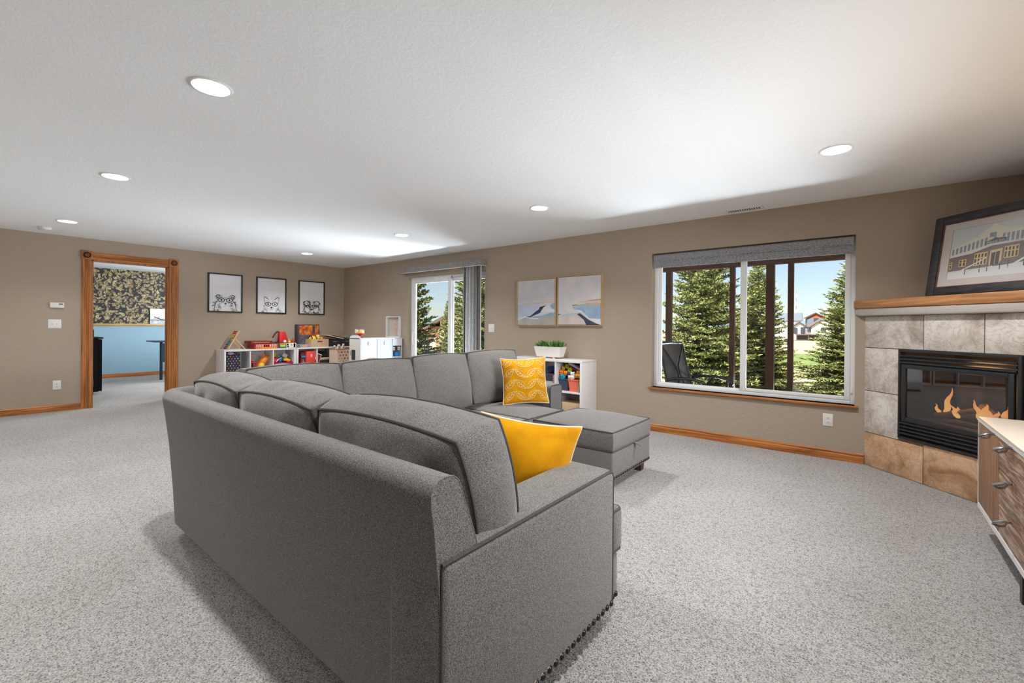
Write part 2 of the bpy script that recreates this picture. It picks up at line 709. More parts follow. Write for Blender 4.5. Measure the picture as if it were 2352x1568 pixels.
CW = 0.105
casing((DR[0] - CW, 0.0), (DR[0], 2.14)).build('casing', M_OAKZ, tr)
casing((DR[1], 0.0), (DR[1] + CW + 0.018, 2.14)).build('casing', M_OAKZ, tr)
casing((DR[0], 2.14), (DR[1], 2.245), True).build('casing', M_OAKY, tr)
for yc in (DR[0] - CW / 2, DR[1] + CW / 2 + 0.009):
    blk = MB().box((0, yc - 0.062, 2.138), (0.026, yc + 0.062, 2.262)).build('rosette', M_OAKZ, tr, bevel=0.003)
    MB().lathe([(0.048, 0.024), (0.048, 0.030), (0.042, 0.030), (0.036, 0.026), (0.028, 0.026), (0.024, 0.031), (0.016, 0.031), (0.012, 0.027), (0.001, 0.029)],
               (0, yc, 2.2), 24, 'x').build('rosette_ring', wood('oak_turned', (84, 42, 16), (150, 86, 38), 2), blk, smooth=True)
jm = MB().box((-0.125, DR[0] - 0.0, 0), (0.002, DR[0] + 0.018, 2.14)).box((-0.125, DR[1] - 0.018, 0), (0.002, DR[1], 2.14)).box((-0.125, DR[0], 2.122), (0.002, DR[1], 2.14))
jm.box((-0.085, DR[0] + 0.018, 0), (-0.07, DR[0] + 0.03, 2.12)).box((-0.085, DR[1] - 0.03, 0), (-0.07, DR[1] - 0.018, 2.12))
jm.build('jamb', M_OAKZ, tr)
for z in (0.30, 1.03, 1.80):
    MB().box((-0.055, DR[0] + 0.018, z), (-0.01, DR[0] + 0.0215, z + 0.1)).lathe([(0.007, 0), (0.007, 0.1)], (-0.006, DR[0] + 0.024, z), 8).build('hinge', M_DARK, tr)

# ---- the big window
wn = sempty('window_1')
x0, x1, z0, z1 = WN
FY0, FY1 = 0.085, 0.15
fr = MB()
fr.box((x0, FY0, z0), (x0 + 0.045, FY1, z1)).box((x1 - 0.035, FY0, z0), (x1, FY1, z1)).box((x0 + .045, FY0, z0), (x1 - .035, FY1, z0 + 0.035)).box((x0 + .045, FY0, z1 - 0.05), (x1 - .035, FY1, z1))
fr.build('window_frame', M_VINYL, wn, bevel=0.004)
MX0, MX1 = 7.685, 7.745


def sash(xa, xb, za, zb, yc, parent, wl=0.04, wr=0.04, wt=0.045, wb=0.045, nm='sash'):
    mb = MB()
    mb.box((xa, yc - 0.018, za), (xa + wl, yc + 0.018, zb)).box((xb - wr, yc - 0.018, za), (xb, yc + 0.018, zb))
    mb.box((xa + wl, yc - 0.018, za), (xb - wr, yc + 0.018, za + wb)).box((xa + wl, yc - 0.018, zb - wt), (xb - wr, yc + 0.018, zb))
    s = mb.build(nm, M_VINYL, parent, bevel=0.004)
    MB().box((xa + wl - 0.004, yc - 0.003, za + wb - 0.004), (xb - wr + 0.004, yc + 0.003, zb - wt + 0.004)).build('pane', M_GLASS, s)
    return s


sash(x0 + 0.045, MX0 + 0.03, z0 + 0.035, z1 - 0.05, 0.128, wn, wl=0.035, wr=0.035, wb=0.02)
sash(MX0, x1 - 0.035, z0 + 0.035, z1 - 0.05, 0.100, wn, wl=0.058, wr=0.045, wb=0.035)
MB().box((x1 - 0.034, 0.075, 0.62), (x1 - 0.016, 0.086, 0.665)).build('latch', M_PLATE, wn, bevel=0.003)
sill = MB().box((x0 - 0.025, -0.032, z0 - 0.022), (x1 + 0.03, 0.09, z0)).build('sill', M_OAKX, wn, bevel=0.004)

# ---- roman shade folded up at the top of the window
sh = thing('woven_roman_shade', 'grey woven roman shade folded up at the top of the big window', 'window shade', ((x0 + x1) / 2, 0.04, 1.93))
MB().box((x0 + 0.02, 0.03, 2.03), (x1 - 0.02, 0.07, 2.085)).build('headrail', M_SHADE, sh, bevel=0.006)
prof = [(0.02, 2.086), (0.006, 2.075), (0.004, 2.045), (0.012, 2.012), (0.022, 2.004)]
MB().prism(prof + [(0.028, 2.01), (0.03, 2.08)], x0 + 0.015, x1 - 0.015, 0).build('top_fold', M_SHADE, sh, smooth=True)
prof = [(0.024, 2.012), (0.010, 1.995), (0.008, 1.96), (0.012, 1.932), (0.022, 1.928), (0.034, 1.94), (0.034, 2.01)]
MB().prism(prof, x0 + 0.015, x1 - 0.015, 0).build('bottom_fold', M_SHADE, sh, smooth=True)

# ---- sliding glass door
dn = sempty('door_1')
x0, x1, z0, z1 = SL
fr = MB()
fr.box((x0, 0.07, 0.0), (x0 + 0.05, 0.155, z1)).box((x1 - 0.05, 0.07, 0.0), (x1, 0.155, z1)).box((x0 + .05, 0.07, z1 - 0.045), (x1 - .05, 0.155, z1)).box((x0 + .05, 0.07, 0.0), (x1 - .05, 0.155, 0.03))
fr.build('door_frame', M_VINYL, dn, bevel=0.004)
s1 = sash(x0 + 0.05, 3.225, 0.03, z1 - 0.045, 0.092, dn, wl=0.072, wr=0.075, wt=0.07, wb=0.09, nm='sliding_panel')
sash(3.16, x1 - 0.05, 0.03, z1 - 0.045, 0.132, dn, wl=0.07, wr=0.07, wt=0.07, wb=0.09, nm='fixed_panel')
MB().tube([(x0 + 0.085, 0.074, 0.86), (x0 + 0.085, 0.045, 0.88), (x0 + 0.085, 0.04, 0.98), (x0 + 0.085, 0.045, 1.08), (x0 + 0.085, 0.074, 1.10)], 0.011, 8).box((x0 + 0.068, 0.066, 0.84), (x0 + 0.102, 0.075, 1.14)).build('handle', M_VINYL, s1, smooth=True)
MB().box((3.235, 0.060, z1 - 0.06), (3.262, 0.075, z1 - 0.03)).build('bumper', M_CHROME, dn)

# ---- side window above the console: unseen, added to let side light in
rn = sempty('window_2_added')
y0, y1, z0, z1 = RW
MB().box((RX + .05, y0, z0), (RX + .13, y0 + .05, z1)).box((RX + .05, y1 - .05, z0), (RX + .13, y1, z1)).box((RX + .05, y0 + .05, z0), (RX + .13, y1 - .05, z0 + .05)).box((RX + .05, y0 + .05, z1 - .05), (RX + .13, y1 - .05, z1)).box((RX + .06, (y0 + y1) / 2 - .03, z0 + .05), (RX + .12, (y0 + y1) / 2 + .03, z1 - .05)).build('window_frame', M_VINYL, rn)

# ---- valance and the gathered vertical vanes of the sliding door
va = thing('door_valance', 'grey fabric valance box above the sliding glass door', 'valance', (3.09, 0, 2.17))
cr = 0.05
pth = [(2.087, 0.0)] + [(2.087, -0.07)] + [(2.087 + cr - cr * math.cos(a), -0.12 + cr - cr * math.sin(a)) for a in (0, 0.5, 1.05, PI / 2)]
pth += [(4.10 - cr + cr * math.sin(a), -0.12 + cr - cr * math.cos(a)) for a in (0, 0.5, 1.05, PI / 2)] + [(4.10, 0.0)]
vs = []
for (x, y) in pth:
    vs += [(x, y, 2.17), (x, y, 2.27)]
n = len(pth)
mbv = MB()
inner = [(3.09 + (x - 3.09) * 0.992, y * 0.93) for x, y in pth]
vs2 = []
for (x, y), (a, b) in zip(pth, inner):
    vs2 += [(x, y, 2.17), (x, y, 2.27), (a, b, 2.17), (a, b, 2.27)]
fs = []
for i in range(n - 1):
    p, q = 4 * i, 4 * i + 4
    fs += [(p, q, q + 1, p + 1), (p + 2, p + 3, q + 3, q + 2), (p, p + 2, q + 2, q), (p + 1, q + 1, q + 3, p + 3)]
mbv.add(vs2, fs)
mbv.build('valance_face', M_VANE, va)
MB().tube([(x, y, 2.168) for x, y in pth], 0.004, 6).build('edge_strip', M_VINYL, va)
MB().box((2.1, -0.10, 2.262), (4.09, -0.002, 2.268)).build('top_board', M_VINYL, va)
MB().box((2.12, -0.075, 2.19), (4.07, -0.045, 2.215)).build('track', M_VINYL, va)
MB().box((2.075, -0.118, 2.155), (2.185, -0.012, 2.161)).build('bracket', M_CHROME, va)

vb = thing('vertical_blind', 'woven grey vertical blind gathered at one end of the sliding door', 'blind', (3.86, -0.06, 0.03))
for i in range(11):
    xx = 3.66 + i * 0.036 + (0.02 if i == 0 else 0)
    an = math.radians([18, 62, 70, 75, 68, 78, 72, 80, 70, 76, 84][i])
    c, s = math.cos(an), math.sin(an)
    hw = 0.044
    pts = []
    for t in (-1, -0.5, 0, 0.5, 1):
        bow = 0.006 * (1 - t * t)
        pts.append((xx + t * hw * c - bow * s, -0.062 + t * hw * s * -1 - bow * c))
    vs = [(px, py, z) for z in (0.03, 2.185) for px, py in pts] + [(px + 0.0012 * s, py + 0.0012 * c, z) for z in (0.03, 2.185) for px, py in pts]
    fs = [(k, k + 1, k + 6, k + 5) for k in range(4)] + [(k + 11, k + 10, k + 15, k + 16) for k in range(4)]
    fs += [(0, 5, 15, 10), (4, 14, 19, 9)]
    MB().add(vs, fs).build('vane', M_VANE, vb, smooth=True)
MB().tube([(4.06, -0.085, 2.17), (4.06, -0.085, 0.35)], 0.006, 8).build('wand', M_VINYL, vb)
# ------------------------------------------------------------------ soft shapes
def cush(w, h, t, puff=0.04, k=0.10, a=0.0, nu=20, nv=16, nt=4, ripple=0.0, seed=0.0, pw=0.8, sidebulge=0.012):
    """box cushion, width x, height z, thickness y; returns body and the two edge loops"""
    def outline(u, v):
        x = w / 2 * u * math.sqrt(max(0.0, 1 - k * v * v)) * (1 - a * (1 - v * v))
        z = h / 2 * v * math.sqrt(max(0.0, 1 - k * u * u)) * (1 - a * (1 - u * u))
        return x, z
    def face(sg):
        g = []
        for j in range(nv + 1):
            for i in range(nu + 1):
                u = math.sin(PI / 2 * (2 * i / nu - 1)) * 0.35 + 0.65 * (2 * i / nu - 1)
                v = math.sin(PI / 2 * (2 * j / nv - 1)) * 0.35 + 0.65 * (2 * j / nv - 1)
                x, z = outline(u, v)
                d = puff * ((1 - u * u) * (1 - v * v)) ** pw
                if ripple:
                    e = min(1.0, 3 * (1 - max(abs(u), abs(v))))
                    d += ripple * e * noise.noise(Vector((x * 7 + seed, z * 7, sg * 3 + seed)))
                y = sg * (t / 2 + d)
                g.append(Vector((x, y, z)))
        return g
    mb = MB()
    per = [(0, i) for i in range(nu)] + [(j, nu) for j in range(nv)] + [(nv, nu - i) for i in range(nu)] + [(nv - j, 0) for j in range(nv)]
    loops = {}
    for sg in (-1, 1):
        g = face(sg)
        fs = []
        for j in range(nv):
            for i in range(nu):
                q = (j * (nu + 1) + i, j * (nu + 1) + i + 1, (j + 1) * (nu + 1) + i + 1, (j + 1) * (nu + 1) + i)
                fs.append(q if sg < 0 else q[::-1])
        mb.add(g, fs)
        loops[sg] = [g[j * (nu + 1) + i] for j, i in per]
    if t > 0.004:
        L0, L1 = loops[-1], loops[1]
        n = len(L0)
        rings = []
        for s in range(nt + 1):
            f = s / nt
            b = sidebulge * math.sin(PI * f)
            ring = []
            for q in range(n):
                p = L0[q].lerp(L1[q], f)
                d = Vector((p.x / w, 0, p.z / h))
                if d.length > 0:
                    d.normalize()
                rp = ripple * 0.8 * math.sin(PI * f) * noise.noise(Vector((p.x * 14 + seed, p.z * 14, seed))) if ripple else 0
                ring.append(p + d * (b + rp))
            rings.append(ring)
        fs = []
        for s in range(nt):
            for q in range(n):
                r_ = (q + 1) % n
                fs.append((s * n + q, (s + 1) * n + q, (s + 1) * n + r_, s * n + r_))
        mb.add([p for ring in rings for p in ring], fs)
    return mb, loops


def weld(o, d=0.0008):
    bm = bmesh.new()
    bm.from_mesh(o.data)
    bmesh.ops.remove_doubles(bm, verts=bm.verts, dist=d)
    bmesh.ops.recalc_face_normals(bm, faces=bm.faces)
    bm.to_mesh(o.data)
    bm.free()
    return o


def cushion_part(name, parent, mtx, w, h, t, pipe=0.0052, both=True, **kw):
    mb, lp = cush(w, h, t, **kw)
    o = weld(mb.xf(mtx).build(name, M_FABRIC, parent, smooth=True, ang=70))
    for sg in ((-1, 1) if both else (-1,)):
        MB().tube([mtx @ p for p in lp[sg]], pipe, 6, True).build('piping', M_PIPING, o, smooth=True)
    return o


def sweep(path, prof, closed_prof=True):
    """profile (outward offset, z) swept along a path in plan; outward is to the right of travel"""
    P = [Vector((x, y)) for x, y in path]
    mb = MB()
    m = len(prof)
    vs = []
    for i, p in enumerate(P):
        d0 = (P[i] - P[i - 1]).normalized() if i else None
        d1 = (P[i + 1] - P[i]).normalized() if i < len(P) - 1 else None
        d = ((d0 or d1) + (d1 or d0)).normalized()
        nrm = Vector((d.y, -d.x))
        k = 1.0 / max(0.5, nrm.dot(Vector(((d1 or d0).y, -(d1 or d0).x))))
        for (o, z) in prof:
            q = p + nrm * o * k
            vs.append((q.x, q.y, z))
    fs = []
    for i in range(len(P) - 1):
        for a in range(m):
            b = (a + 1) % m
            fs.append((i * m + a, (i + 1) * m + a, (i + 1) * m + b, i * m + b))
    n = len(P) - 1
    fs += [tuple(range(m)), tuple(range(n * m + m - 1, n * m - 1, -1))]
    return mb.add(vs, fs)


# ------------------------------------------------------------------ sectional sofa
so = thing('sectional_sofa', 'large grey fabric corner sofa with loose piped cushions in the middle of the carpet', 'sofa', (6.4, -3.7, 0))
XA, YB = 7.93, -4.37          # arm face, back face
S2X, rc = 5.55, 0.12
path = [(S2X, -1.42), (S2X, -2.9), (S2X, YB + rc + 0.02)]
for i in range(0, 7):
    a = PI / 2 * i / 6
    path.append((S2X + rc - rc * math.cos(a), YB + rc - rc * math.sin(a)))
path += [(6.6, YB), (7.3, YB), (XA - 0.012, YB)]
prof = [(-0.20, 0.075), (-0.01, 0.075), (0.0, 0.085), (0.012, 0.3), (0.03, 0.55), (0.052, 0.74), (0.060, 0.79), (0.060, 0.818), (0.052, 0.836), (0.036, 0.847), (0.010, 0.850), (-0.014, 0.846), (-0.030, 0.832), (-0.040, 0.81), (-0.115, 0.61), (-0.16, 0.5), (-0.2, 0.40)]
prof = [(-o if False else o, z) for o, z in prof]
bf = sweep(path[::-1], [(-o, z) for o, z in prof]).build('back_frame', M_FABRIC, so, smooth=True, ang=50)
weld(bf)
# seam down the end of the back and round its edge
MB().tube([(XA - 0.0135, YB - o, z) for o, z in prof[2:15]], 0.0026, 6).build('seam', M_FABRIC, bf, smooth=True)

base = MB().box((5.72, -4.2, 0.08), (7.72, -3.44, 0.27)).box((5.72, -3.44, 0.08), (6.50, -1.62, 0.27)).box((6.50, -3.45, 0.08), (7.915, -3.385, 0.27))
base.build('base_frame', M_FABRIC, so, bevel=0.01)


def arm(x0, x1, y0, y1, z1, face, parent):
    a = MB().box((x0, y0, 0.075), (x1, y1, z1)).build('arm', M_FABRIC, parent, bevel=0.028, seg=4)
    r = 0.03
    if face == 'x':
        X = x1 + 0.001
        pts = [(X, y1, 0.09), (X, y1, z1 - r), (X, y1 - r * 0.3, z1 - r * 0.3), (X, y1 - r, z1 - 0.002), (X, (y0 + y1) / 2, z1 - 0.001), (X, y0 + 0.01, z1 - 0.002)]
        pts = [(p[0] - 0.008, p[1] - 0.006, p[2] - 0.004) for p in pts]
        MB().tube(pts, 0.0055, 6).build('piping', M_PIPING, a, smooth=True)
        MB().tube([(x1 - 0.008, y0 + 0.006, z) for z in (z1 - 0.01, 0.4, 0.09)], 0.003, 6).build('piping', M_PIPING, a, smooth=True)
    else:
        X = x1 - 0.002
        pts = [(X, y0, 0.2), (X, y0, z1 - r), (X, y0 + r * 0.3, z1 - r * 0.3), (X, y0 + r, z1), (X, y1 - r, z1), (X, y1 - r * 0.3, z1 - r * 0.3), (X, y1, z1 - r), (X, y1, 0.2)]
        pts = [(p[0] - 0.006, p[1] + (0.006 if i < 4 else -0.006), p[2] - 0.004) for i, p in enumerate(pts)]
        MB().tube(pts, 0.0055, 6).build('piping', M_PIPING, a, smooth=True)
    return a


arm(7.705, XA, YB - 0.034, -3.45, 0.642, 'x', so)
arm(5.70, 6.40, -1.63, -1.42, 0.665, 'y', so)


def seat_m(cx, cy, cz):
    # cushion thickness axis (y) turned upright, height axis (z) turned to y
    return Matrix.Translation((cx, cy, cz)) @ Matrix.Rotation(-PI / 2, 4, 'X')


def seat(parent, x0, x1, y0, y1, z0=0.275, z1=0.455, puff=0.04, **kw):
    return cushion_part('seat_cushion', parent, seat_m((x0 + x1) / 2, (y0 + y1) / 2, (z0 + z1) / 2), x1 - x0, y1 - y0, z1 - z0, puff=puff, k=0.02, nu=16, nv=16, **kw)


seat(so, 6.50, 7.70, -4.12, -3.375)
ear = MB().box((7.69, -3.447, 0.28), (7.925, -3.355, 0.462)).build('seat_cushion_ear', M_FABRIC, so, bevel=0.025, seg=4)
for zz in (0.454, 0.288):
    MB().tube([(7.918, -3.447, zz), (7.92, -3.38, zz), (7.905, -3.362, zz), (7.7, -3.358, zz)], 0.0055, 6).build('piping', M_PIPING, ear, smooth=True)
seat(so, 5.78, 6.50, -4.12, -3.37)
seat(so, 5.78, 6.555, -3.37, -2.195, puff=0.05)
seat(so, 5.78, 6.555, -2.19, -1.64, puff=0.045)


def back_m(cx, cy, cz, rz, lean):
    return Matrix.Translation((cx, cy, cz)) @ Matrix.Rotation(rz, 4, 'Z') @ Matrix.Rotation(lean, 4, 'X')


# near run: backs stand against the back frame that faces the camera; front towards +y
ln = math.radians(11)
for i, (xa, xb) in enumerate([(5.63, 6.285), (6.285, 7.055), (7.06, 7.875)]):
    cushion_part('back_cushion', so, back_m((xa + xb) / 2, -4.145, [0.685, 0.69, 0.70][i], PI, -ln), xb - xa + 0.015, 0.49, 0.185,
                 puff=0.07, k=0.17, nu=30, nv=22, nt=6, ripple=0.020, seed=i * 3.1 + 1, pw=0.6, sidebulge=0.022)
# far run: facing +x
for i, (ya, yb) in enumerate([(-4.08, -3.46), (-3.46, -2.83), (-2.83, -2.20), (-2.20, -1.46)]):
    cushion_part('back_cushion', so, back_m(5.80, (ya + yb) / 2, 0.705 + [0.0, 0.0, 0.012, 0.02][i], PI / 2, -math.radians(12)), yb - ya + 0.01, 0.50, 0.17,
                 puff=0.075, k=0.10, nu=26, nv=20, nt=6, ripple=0.014, seed=i * 2.7 + 9, pw=0.6, sidebulge=0.018)

nail = MB().lathe([(0.0135, 0.0), (0.012, 0.004), (0.007, 0.0075), (0.0005, 0.009)], (0, 0, 0), 8).build('nailhead', M_NAIL, so, local=True, smooth=True)
nail0 = nail


def nails(parent, pts, nrm):
    global nail
    inv = WM[parent].inverted()
    q = Vector(nrm).to_track_quat('Z', 'Y')
    for p in pts:
        if nail is not None:
            o, nail = nail, None
        else:
            o = nail0.copy()
            COL.objects.link(o)
        o.parent = parent
        o.location = inv @ Vector(p)
        o.rotation_mode = 'QUATERNION'
        o.rotation_quaternion = q


nails(so, [(XA, -4.34 + 0.0375 * i, 0.1) for i in range(24)], (1, 0, 0))
nails(so, [(7.915, -3.435 + 0.03 * i, 0.1) for i in range(2)], (1, 0, 0))
nails(so, [(6.56 + 0.0375 * i, -3.385, 0.1) for i in range(36)], (0, 1, 0))
for (x, y) in [(7.86, -4.29), (7.74, -3.62), (5.66, -4.22), (5.66, -1.50), (6.38, -1.50), (6.45, -3.40)]:
    MB().box((x - 0.035, y - 0.035, 0), (x + 0.035, y + 0.035, 0.085)).build('leg', M_LEG, so, bevel=0.004)

# ------------------------------------------------------------------ ottoman
ot = thing('storage_ottoman', 'square grey storage ottoman with nailhead trim pushed against the sofa seat', 'ottoman', (6.92, -1.775, 0))
ox0, ox1, oy0, oy1 = 6.562, 7.285, -2.13, -1.415
MB().box((ox0, oy0, 0.082), (ox1, oy1, 0.298)).build('base_box', M_FABRIC, ot, bevel=0.014, seg=3)
lid = cushion_part('lid_cushion', ot, seat_m((ox0 + ox1) / 2, (oy0 + oy1) / 2, 0.372), ox1 - ox0, oy1 - oy0, 0.142, puff=0.052, k=0.015, nu=20, nv=20, pw=0.75)
nails(ot, [(ox1, oy0 + 0.024 + 0.0392 * i, 0.108) for i in range(18)], (1, 0, 0))
nails(ot, [(ox0 + 0.03 + 0.0392 * i, oy0, 0.108) for i in range(18)], (0, -1, 0))
for (x, y) in [(ox1 - 0.07, oy0 + 0.06), (ox1 - 0.07, oy1 - 0.06), (ox0 + 0.07, oy0 + 0.06), (ox0 + 0.07, oy1 - 0.06)]:
    MB().add([(x - 0.028, y - 0.028, 0), (x + 0.028, y - 0.028, 0), (x + 0.028, y + 0.028, 0), (x - 0.028, y + 0.028, 0),
              (x - 0.036, y - 0.036, 0.09), (x + 0.036, y - 0.036, 0.09), (x + 0.036, y + 0.036, 0.09), (x - 0.036, y + 0.036, 0.09)],
             [(0, 3, 2, 1), (4, 5, 6, 7), (0, 1, 5, 4), (1, 2, 6, 5), (2, 3, 7, 6), (3, 0, 4, 7)]).build('leg', M_LEG, ot)
MB().add([(ox1 + 0.002, -1.755, 0.303), (ox1 + 0.002, -1.715, 0.303), (ox1 + 0.055, -1.722, 0.288), (ox1 + 0.055, -1.748, 0.288),
          (ox1 + 0.002, -1.755, 0.297), (ox1 + 0.002, -1.715, 0.297), (ox1 + 0.055, -1.722, 0.276), (ox1 + 0.055, -1.748, 0.276)],
         [(0, 1, 2, 3), (7, 6, 5, 4), (0, 3, 7, 4), (1, 5, 6, 2), (3, 2, 6, 7)]).build('pull_tab', M_FABRIC, ot, bevel=0.004)

# ------------------------------------------------------------------ throw pillows
def pillow(label, m, s, loc):
    t = thing('throw_pillow', label, 'pillow', loc, 0, None)
    k, a, pf, pw = 0.0, 0.085, 0.085, 0.62
    mb, lp = cush(s, s, 0.006, puff=pf, k=k, a=a, nu=26, nv=26, nt=1, pw=pw, sidebulge=0, ripple=0.006, seed=s * 10)
    cv = weld(mb.xf(m).build('cover', M_MUSTARD, t, smooth=True, ang=80), 0.0005)
    MB().tube([m @ p for p in lp[-1]], 0.005, 6, True).build('piping', M_PILPIPE, cv, smooth=True)

    def P(u, v):
        u = max(-0.985, min(0.985, u))
        v = max(-0.985, min(0.985, v))
        x = s / 2 * u * (1 - a * (1 - v * v))
        z = s / 2 * v * (1 - a * (1 - u * u))
        d = pf * ((1 - u * u) * (1 - v * v)) ** pw
        e = min(1.0, 3 * (1 - max(abs(u), abs(v))))
        d += 0.006 * e * noise.noise(Vector((x * 7 + s * 10, z * 7, -3 + s * 10)))
        return m @ Vector((x, -(0.003 + d + 0.0015), z))
    st = MB()
    for row in range(-1, 4):
        for col in range(4):
            xa, xb = -1.0 + 0.5 * col + 0.02, -1.0 + 0.5 * col + 0.48
            if col % 2:
                xa, xb = xb, xa
            cx, cy = xa, -1.15 + row * 0.5 + 0.25
            dx, dy = xb - xa, 0.42
            ln_ = math.hypot(dx, dy)
            dx, dy = dx / ln_, dy / ln_
            nx, ny = -dy, dx
            wd_ = 0.13
            def q(tt, ss):
                return (cx + dx * tt * ln_ + nx * ss * wd_, cy + dy * tt * ln_ + ny * ss * wd_)
            lines = [[q(tt / 8, math.sin(PI * tt / 8)) for tt in range(9)], [q(tt / 8, -math.sin(PI * tt / 8)) for tt in range(9)], [q(tt / 8, 0) for tt in range(9)]]
            for f in (0.25, 0.45, 0.65):
                lines += [[q(f, 0), q(f + 0.14, 0.75 * math.sin(PI * (f + 0.14)))], [q(f, 0), q(f + 0.14, -0.75 * math.sin(PI * (f + 0.14)))]]
            for l in lines:
                l = [p for p in l if abs(p[0]) < 0.96 and abs(p[1]) < 0.96]
                if len(l) > 1:
                    st.tube([P(*p) for p in l], 0.0019, 4)
    st.build('leaf_stitching', M_STITCH, cv)
    return t


mA = Matrix.Translation((6.215, -1.80, 0.712)) @ Matrix.Rotation(math.radians(48), 4, 'Z') @ Matrix.Rotation(math.radians(-14), 4, 'X') @ Matrix.Rotation(math.radians(-2), 4, 'Y')
pillow('square mustard velvet pillow with stitched leaves leaning on the far back cushion', mA, 0.44, (6.215, -1.80, 0.49))
mB = Matrix.Translation((7.585, -3.625, 0.628)) @ Matrix.Rotation(math.radians(220), 4, 'Z') @ Matrix.Rotation(math.radians(-13), 4, 'X') @ Matrix.Rotation(math.radians(-9), 4, 'Y')
pillow('mustard pillow showing its plain back, tucked behind the near sofa arm', mB, 0.43, (7.585, -3.625, 0.45))
# ------------------------------------------------------------------ corner fireplace
FPX = 8.731
fpr = -PI / 4          # local x runs along the face, local y into the corner


def travertine(name, a, b, c):
    m = mat(name, a, rough=0.45, spec=0.4)
    nt, bs, L = nodes_of(m)
    tc = nt.nodes.new('ShaderNodeTexCoord')
    oi = nt.nodes.new('ShaderNodeObjectInfo')
    ad = nt.nodes.new('ShaderNodeVectorMath')
    ad.operation = 'ADD'
    sc = nt.nodes.new('ShaderNodeVectorMath')
    sc.operation = 'SCALE'
    sc.inputs['Scale'].default_value = 30
    L(oi.outputs['Random'], sc.inputs[0])
    L(tc.outputs['Object'], ad.inputs[0])
    L(sc.outputs[0], ad.inputs[1])
    n1 = nt.nodes.new('ShaderNodeTexNoise')
    n1.inputs['Scale'].default_value = 3.2
    n1.inputs['Detail'].default_value = 8
    n1.inputs['Roughness'].default_value = 0.62
    n1.inputs['Distortion'].default_value = 0.9
    L(ad.outputs[0], n1.inputs['Vector'])
    r = nt.nodes.new('ShaderNodeValToRGB')
    e = r.color_ramp.elements
    e[0].position, e[1].position = 0.36, 0.60
    e[0].color, e[1].color = lin(b), lin(a)
    x = e.new(0.47)
    x.color = lin(c)
    L(n1.outputs[0], r.inputs['Fac'])
    n2 = nt.nodes.new('ShaderNodeTexNoise')
    n2.inputs['Scale'].default_value = 7
    n2.inputs['Detail'].default_value = 10
    n2.inputs['Roughness'].default_value = 0.7
    n2.inputs['Distortion'].default_value = 1.6
    L(ad.outputs[0], n2.inputs['Vector'])
    r2 = nt.nodes.new('ShaderNodeValToRGB')
    e = r2.color_ramp.elements
    e[0].position, e[1].position = 0.47, 0.53
    e[0].color, e[1].color = (1, 1, 1, 1), (1, 1, 1, 1)
    y = e.new(0.50)
    y.color = (0.62, 0.55, 0.5, 1)
    L(n2.outputs[0], r2.inputs['Fac'])
    mx = nt.nodes.new('ShaderNodeMix')
    mx.data_type = 'RGBA'
    mx.blend_type = 'MULTIPLY'
    mx.inputs['Factor'].default_value = 0.7
    L(r.outputs['Color'], mx.inputs[6])
    L(r2.outputs['Color'], mx.inputs[7])
    L(mx.outputs[2], bs.inputs['Base Color'])
    return m


M_TILE = travertine('pale_travertine', (226, 220, 214), (170, 158, 148), (208, 199, 190))
M_TILE_W = travertine('warm_travertine', (220, 186, 154), (166, 124, 90), (204, 164, 128))
M_GROUT = mat('brown_grout', (132, 104, 80), (150, 122, 96), scale=40, rough=0.9)
fp = thing('corner_fireplace', 'corner gas fireplace faced with travertine tiles under an oak mantel', 'fireplace', (FPX, 0, 0), fpr)
FL = math.hypot(RX - FPX, RX - FPX)
I0, I1, IZ0, IZ1 = 0.325, 1.145, 0.325, 1.062


def FB(a, b):
    return MB().box(a, b)


# core of the chase behind the tiles, with the opening for the insert left free
core = MB().box((0.02, 0.008, 0), (I0 + 0.004, 0.03, 1.36)).box((I1 - 0.004, 0.008, 0), (FL - 0.02, 0.03, 1.36)).box((I0 + 0.004, 0.008, 0), (I1 - 0.004, 0.03, IZ0 + 0.004)).box((I0 + 0.004, 0.008, IZ1 - 0.004), (I1 - 0.004, 0.03, 1.36))
core.build('grout_bed', M_GROUT, fp, local=True)
G = 0.003
tiles = [(0.0, 0.515, 1.062, 1.345, 0), (0.515, 0.928, 1.062, 1.345, 0), (0.928, FL, 1.062, 1.345, 0),
         (0.0, 0.318, 0.675, 1.062, 0), (0.0, 0.318, 0.300, 0.675, 2), (1.152, FL, 0.675, 1.062, 0), (1.152, FL, 0.3, 0.675, 1),
         (0.0, 0.520, 0.0, 0.300, 1), (0.520, 0.935, 0.0, 0.318, 1), (0.935, FL, 0.0, 0.300, 1)]
for a, b, c, d, wm in tiles:
    pos = ((a + b) / 2, 0.004, (c + d) / 2)
    o = MB().cbox((0, 0, 0), (b - a - 2 * G, 0.012, d - c - 2 * G)).build('tile', (M_TILE, M_TILE_W, M_TILE)[wm], fp, local=True, bevel=0.002)
    o.location = pos
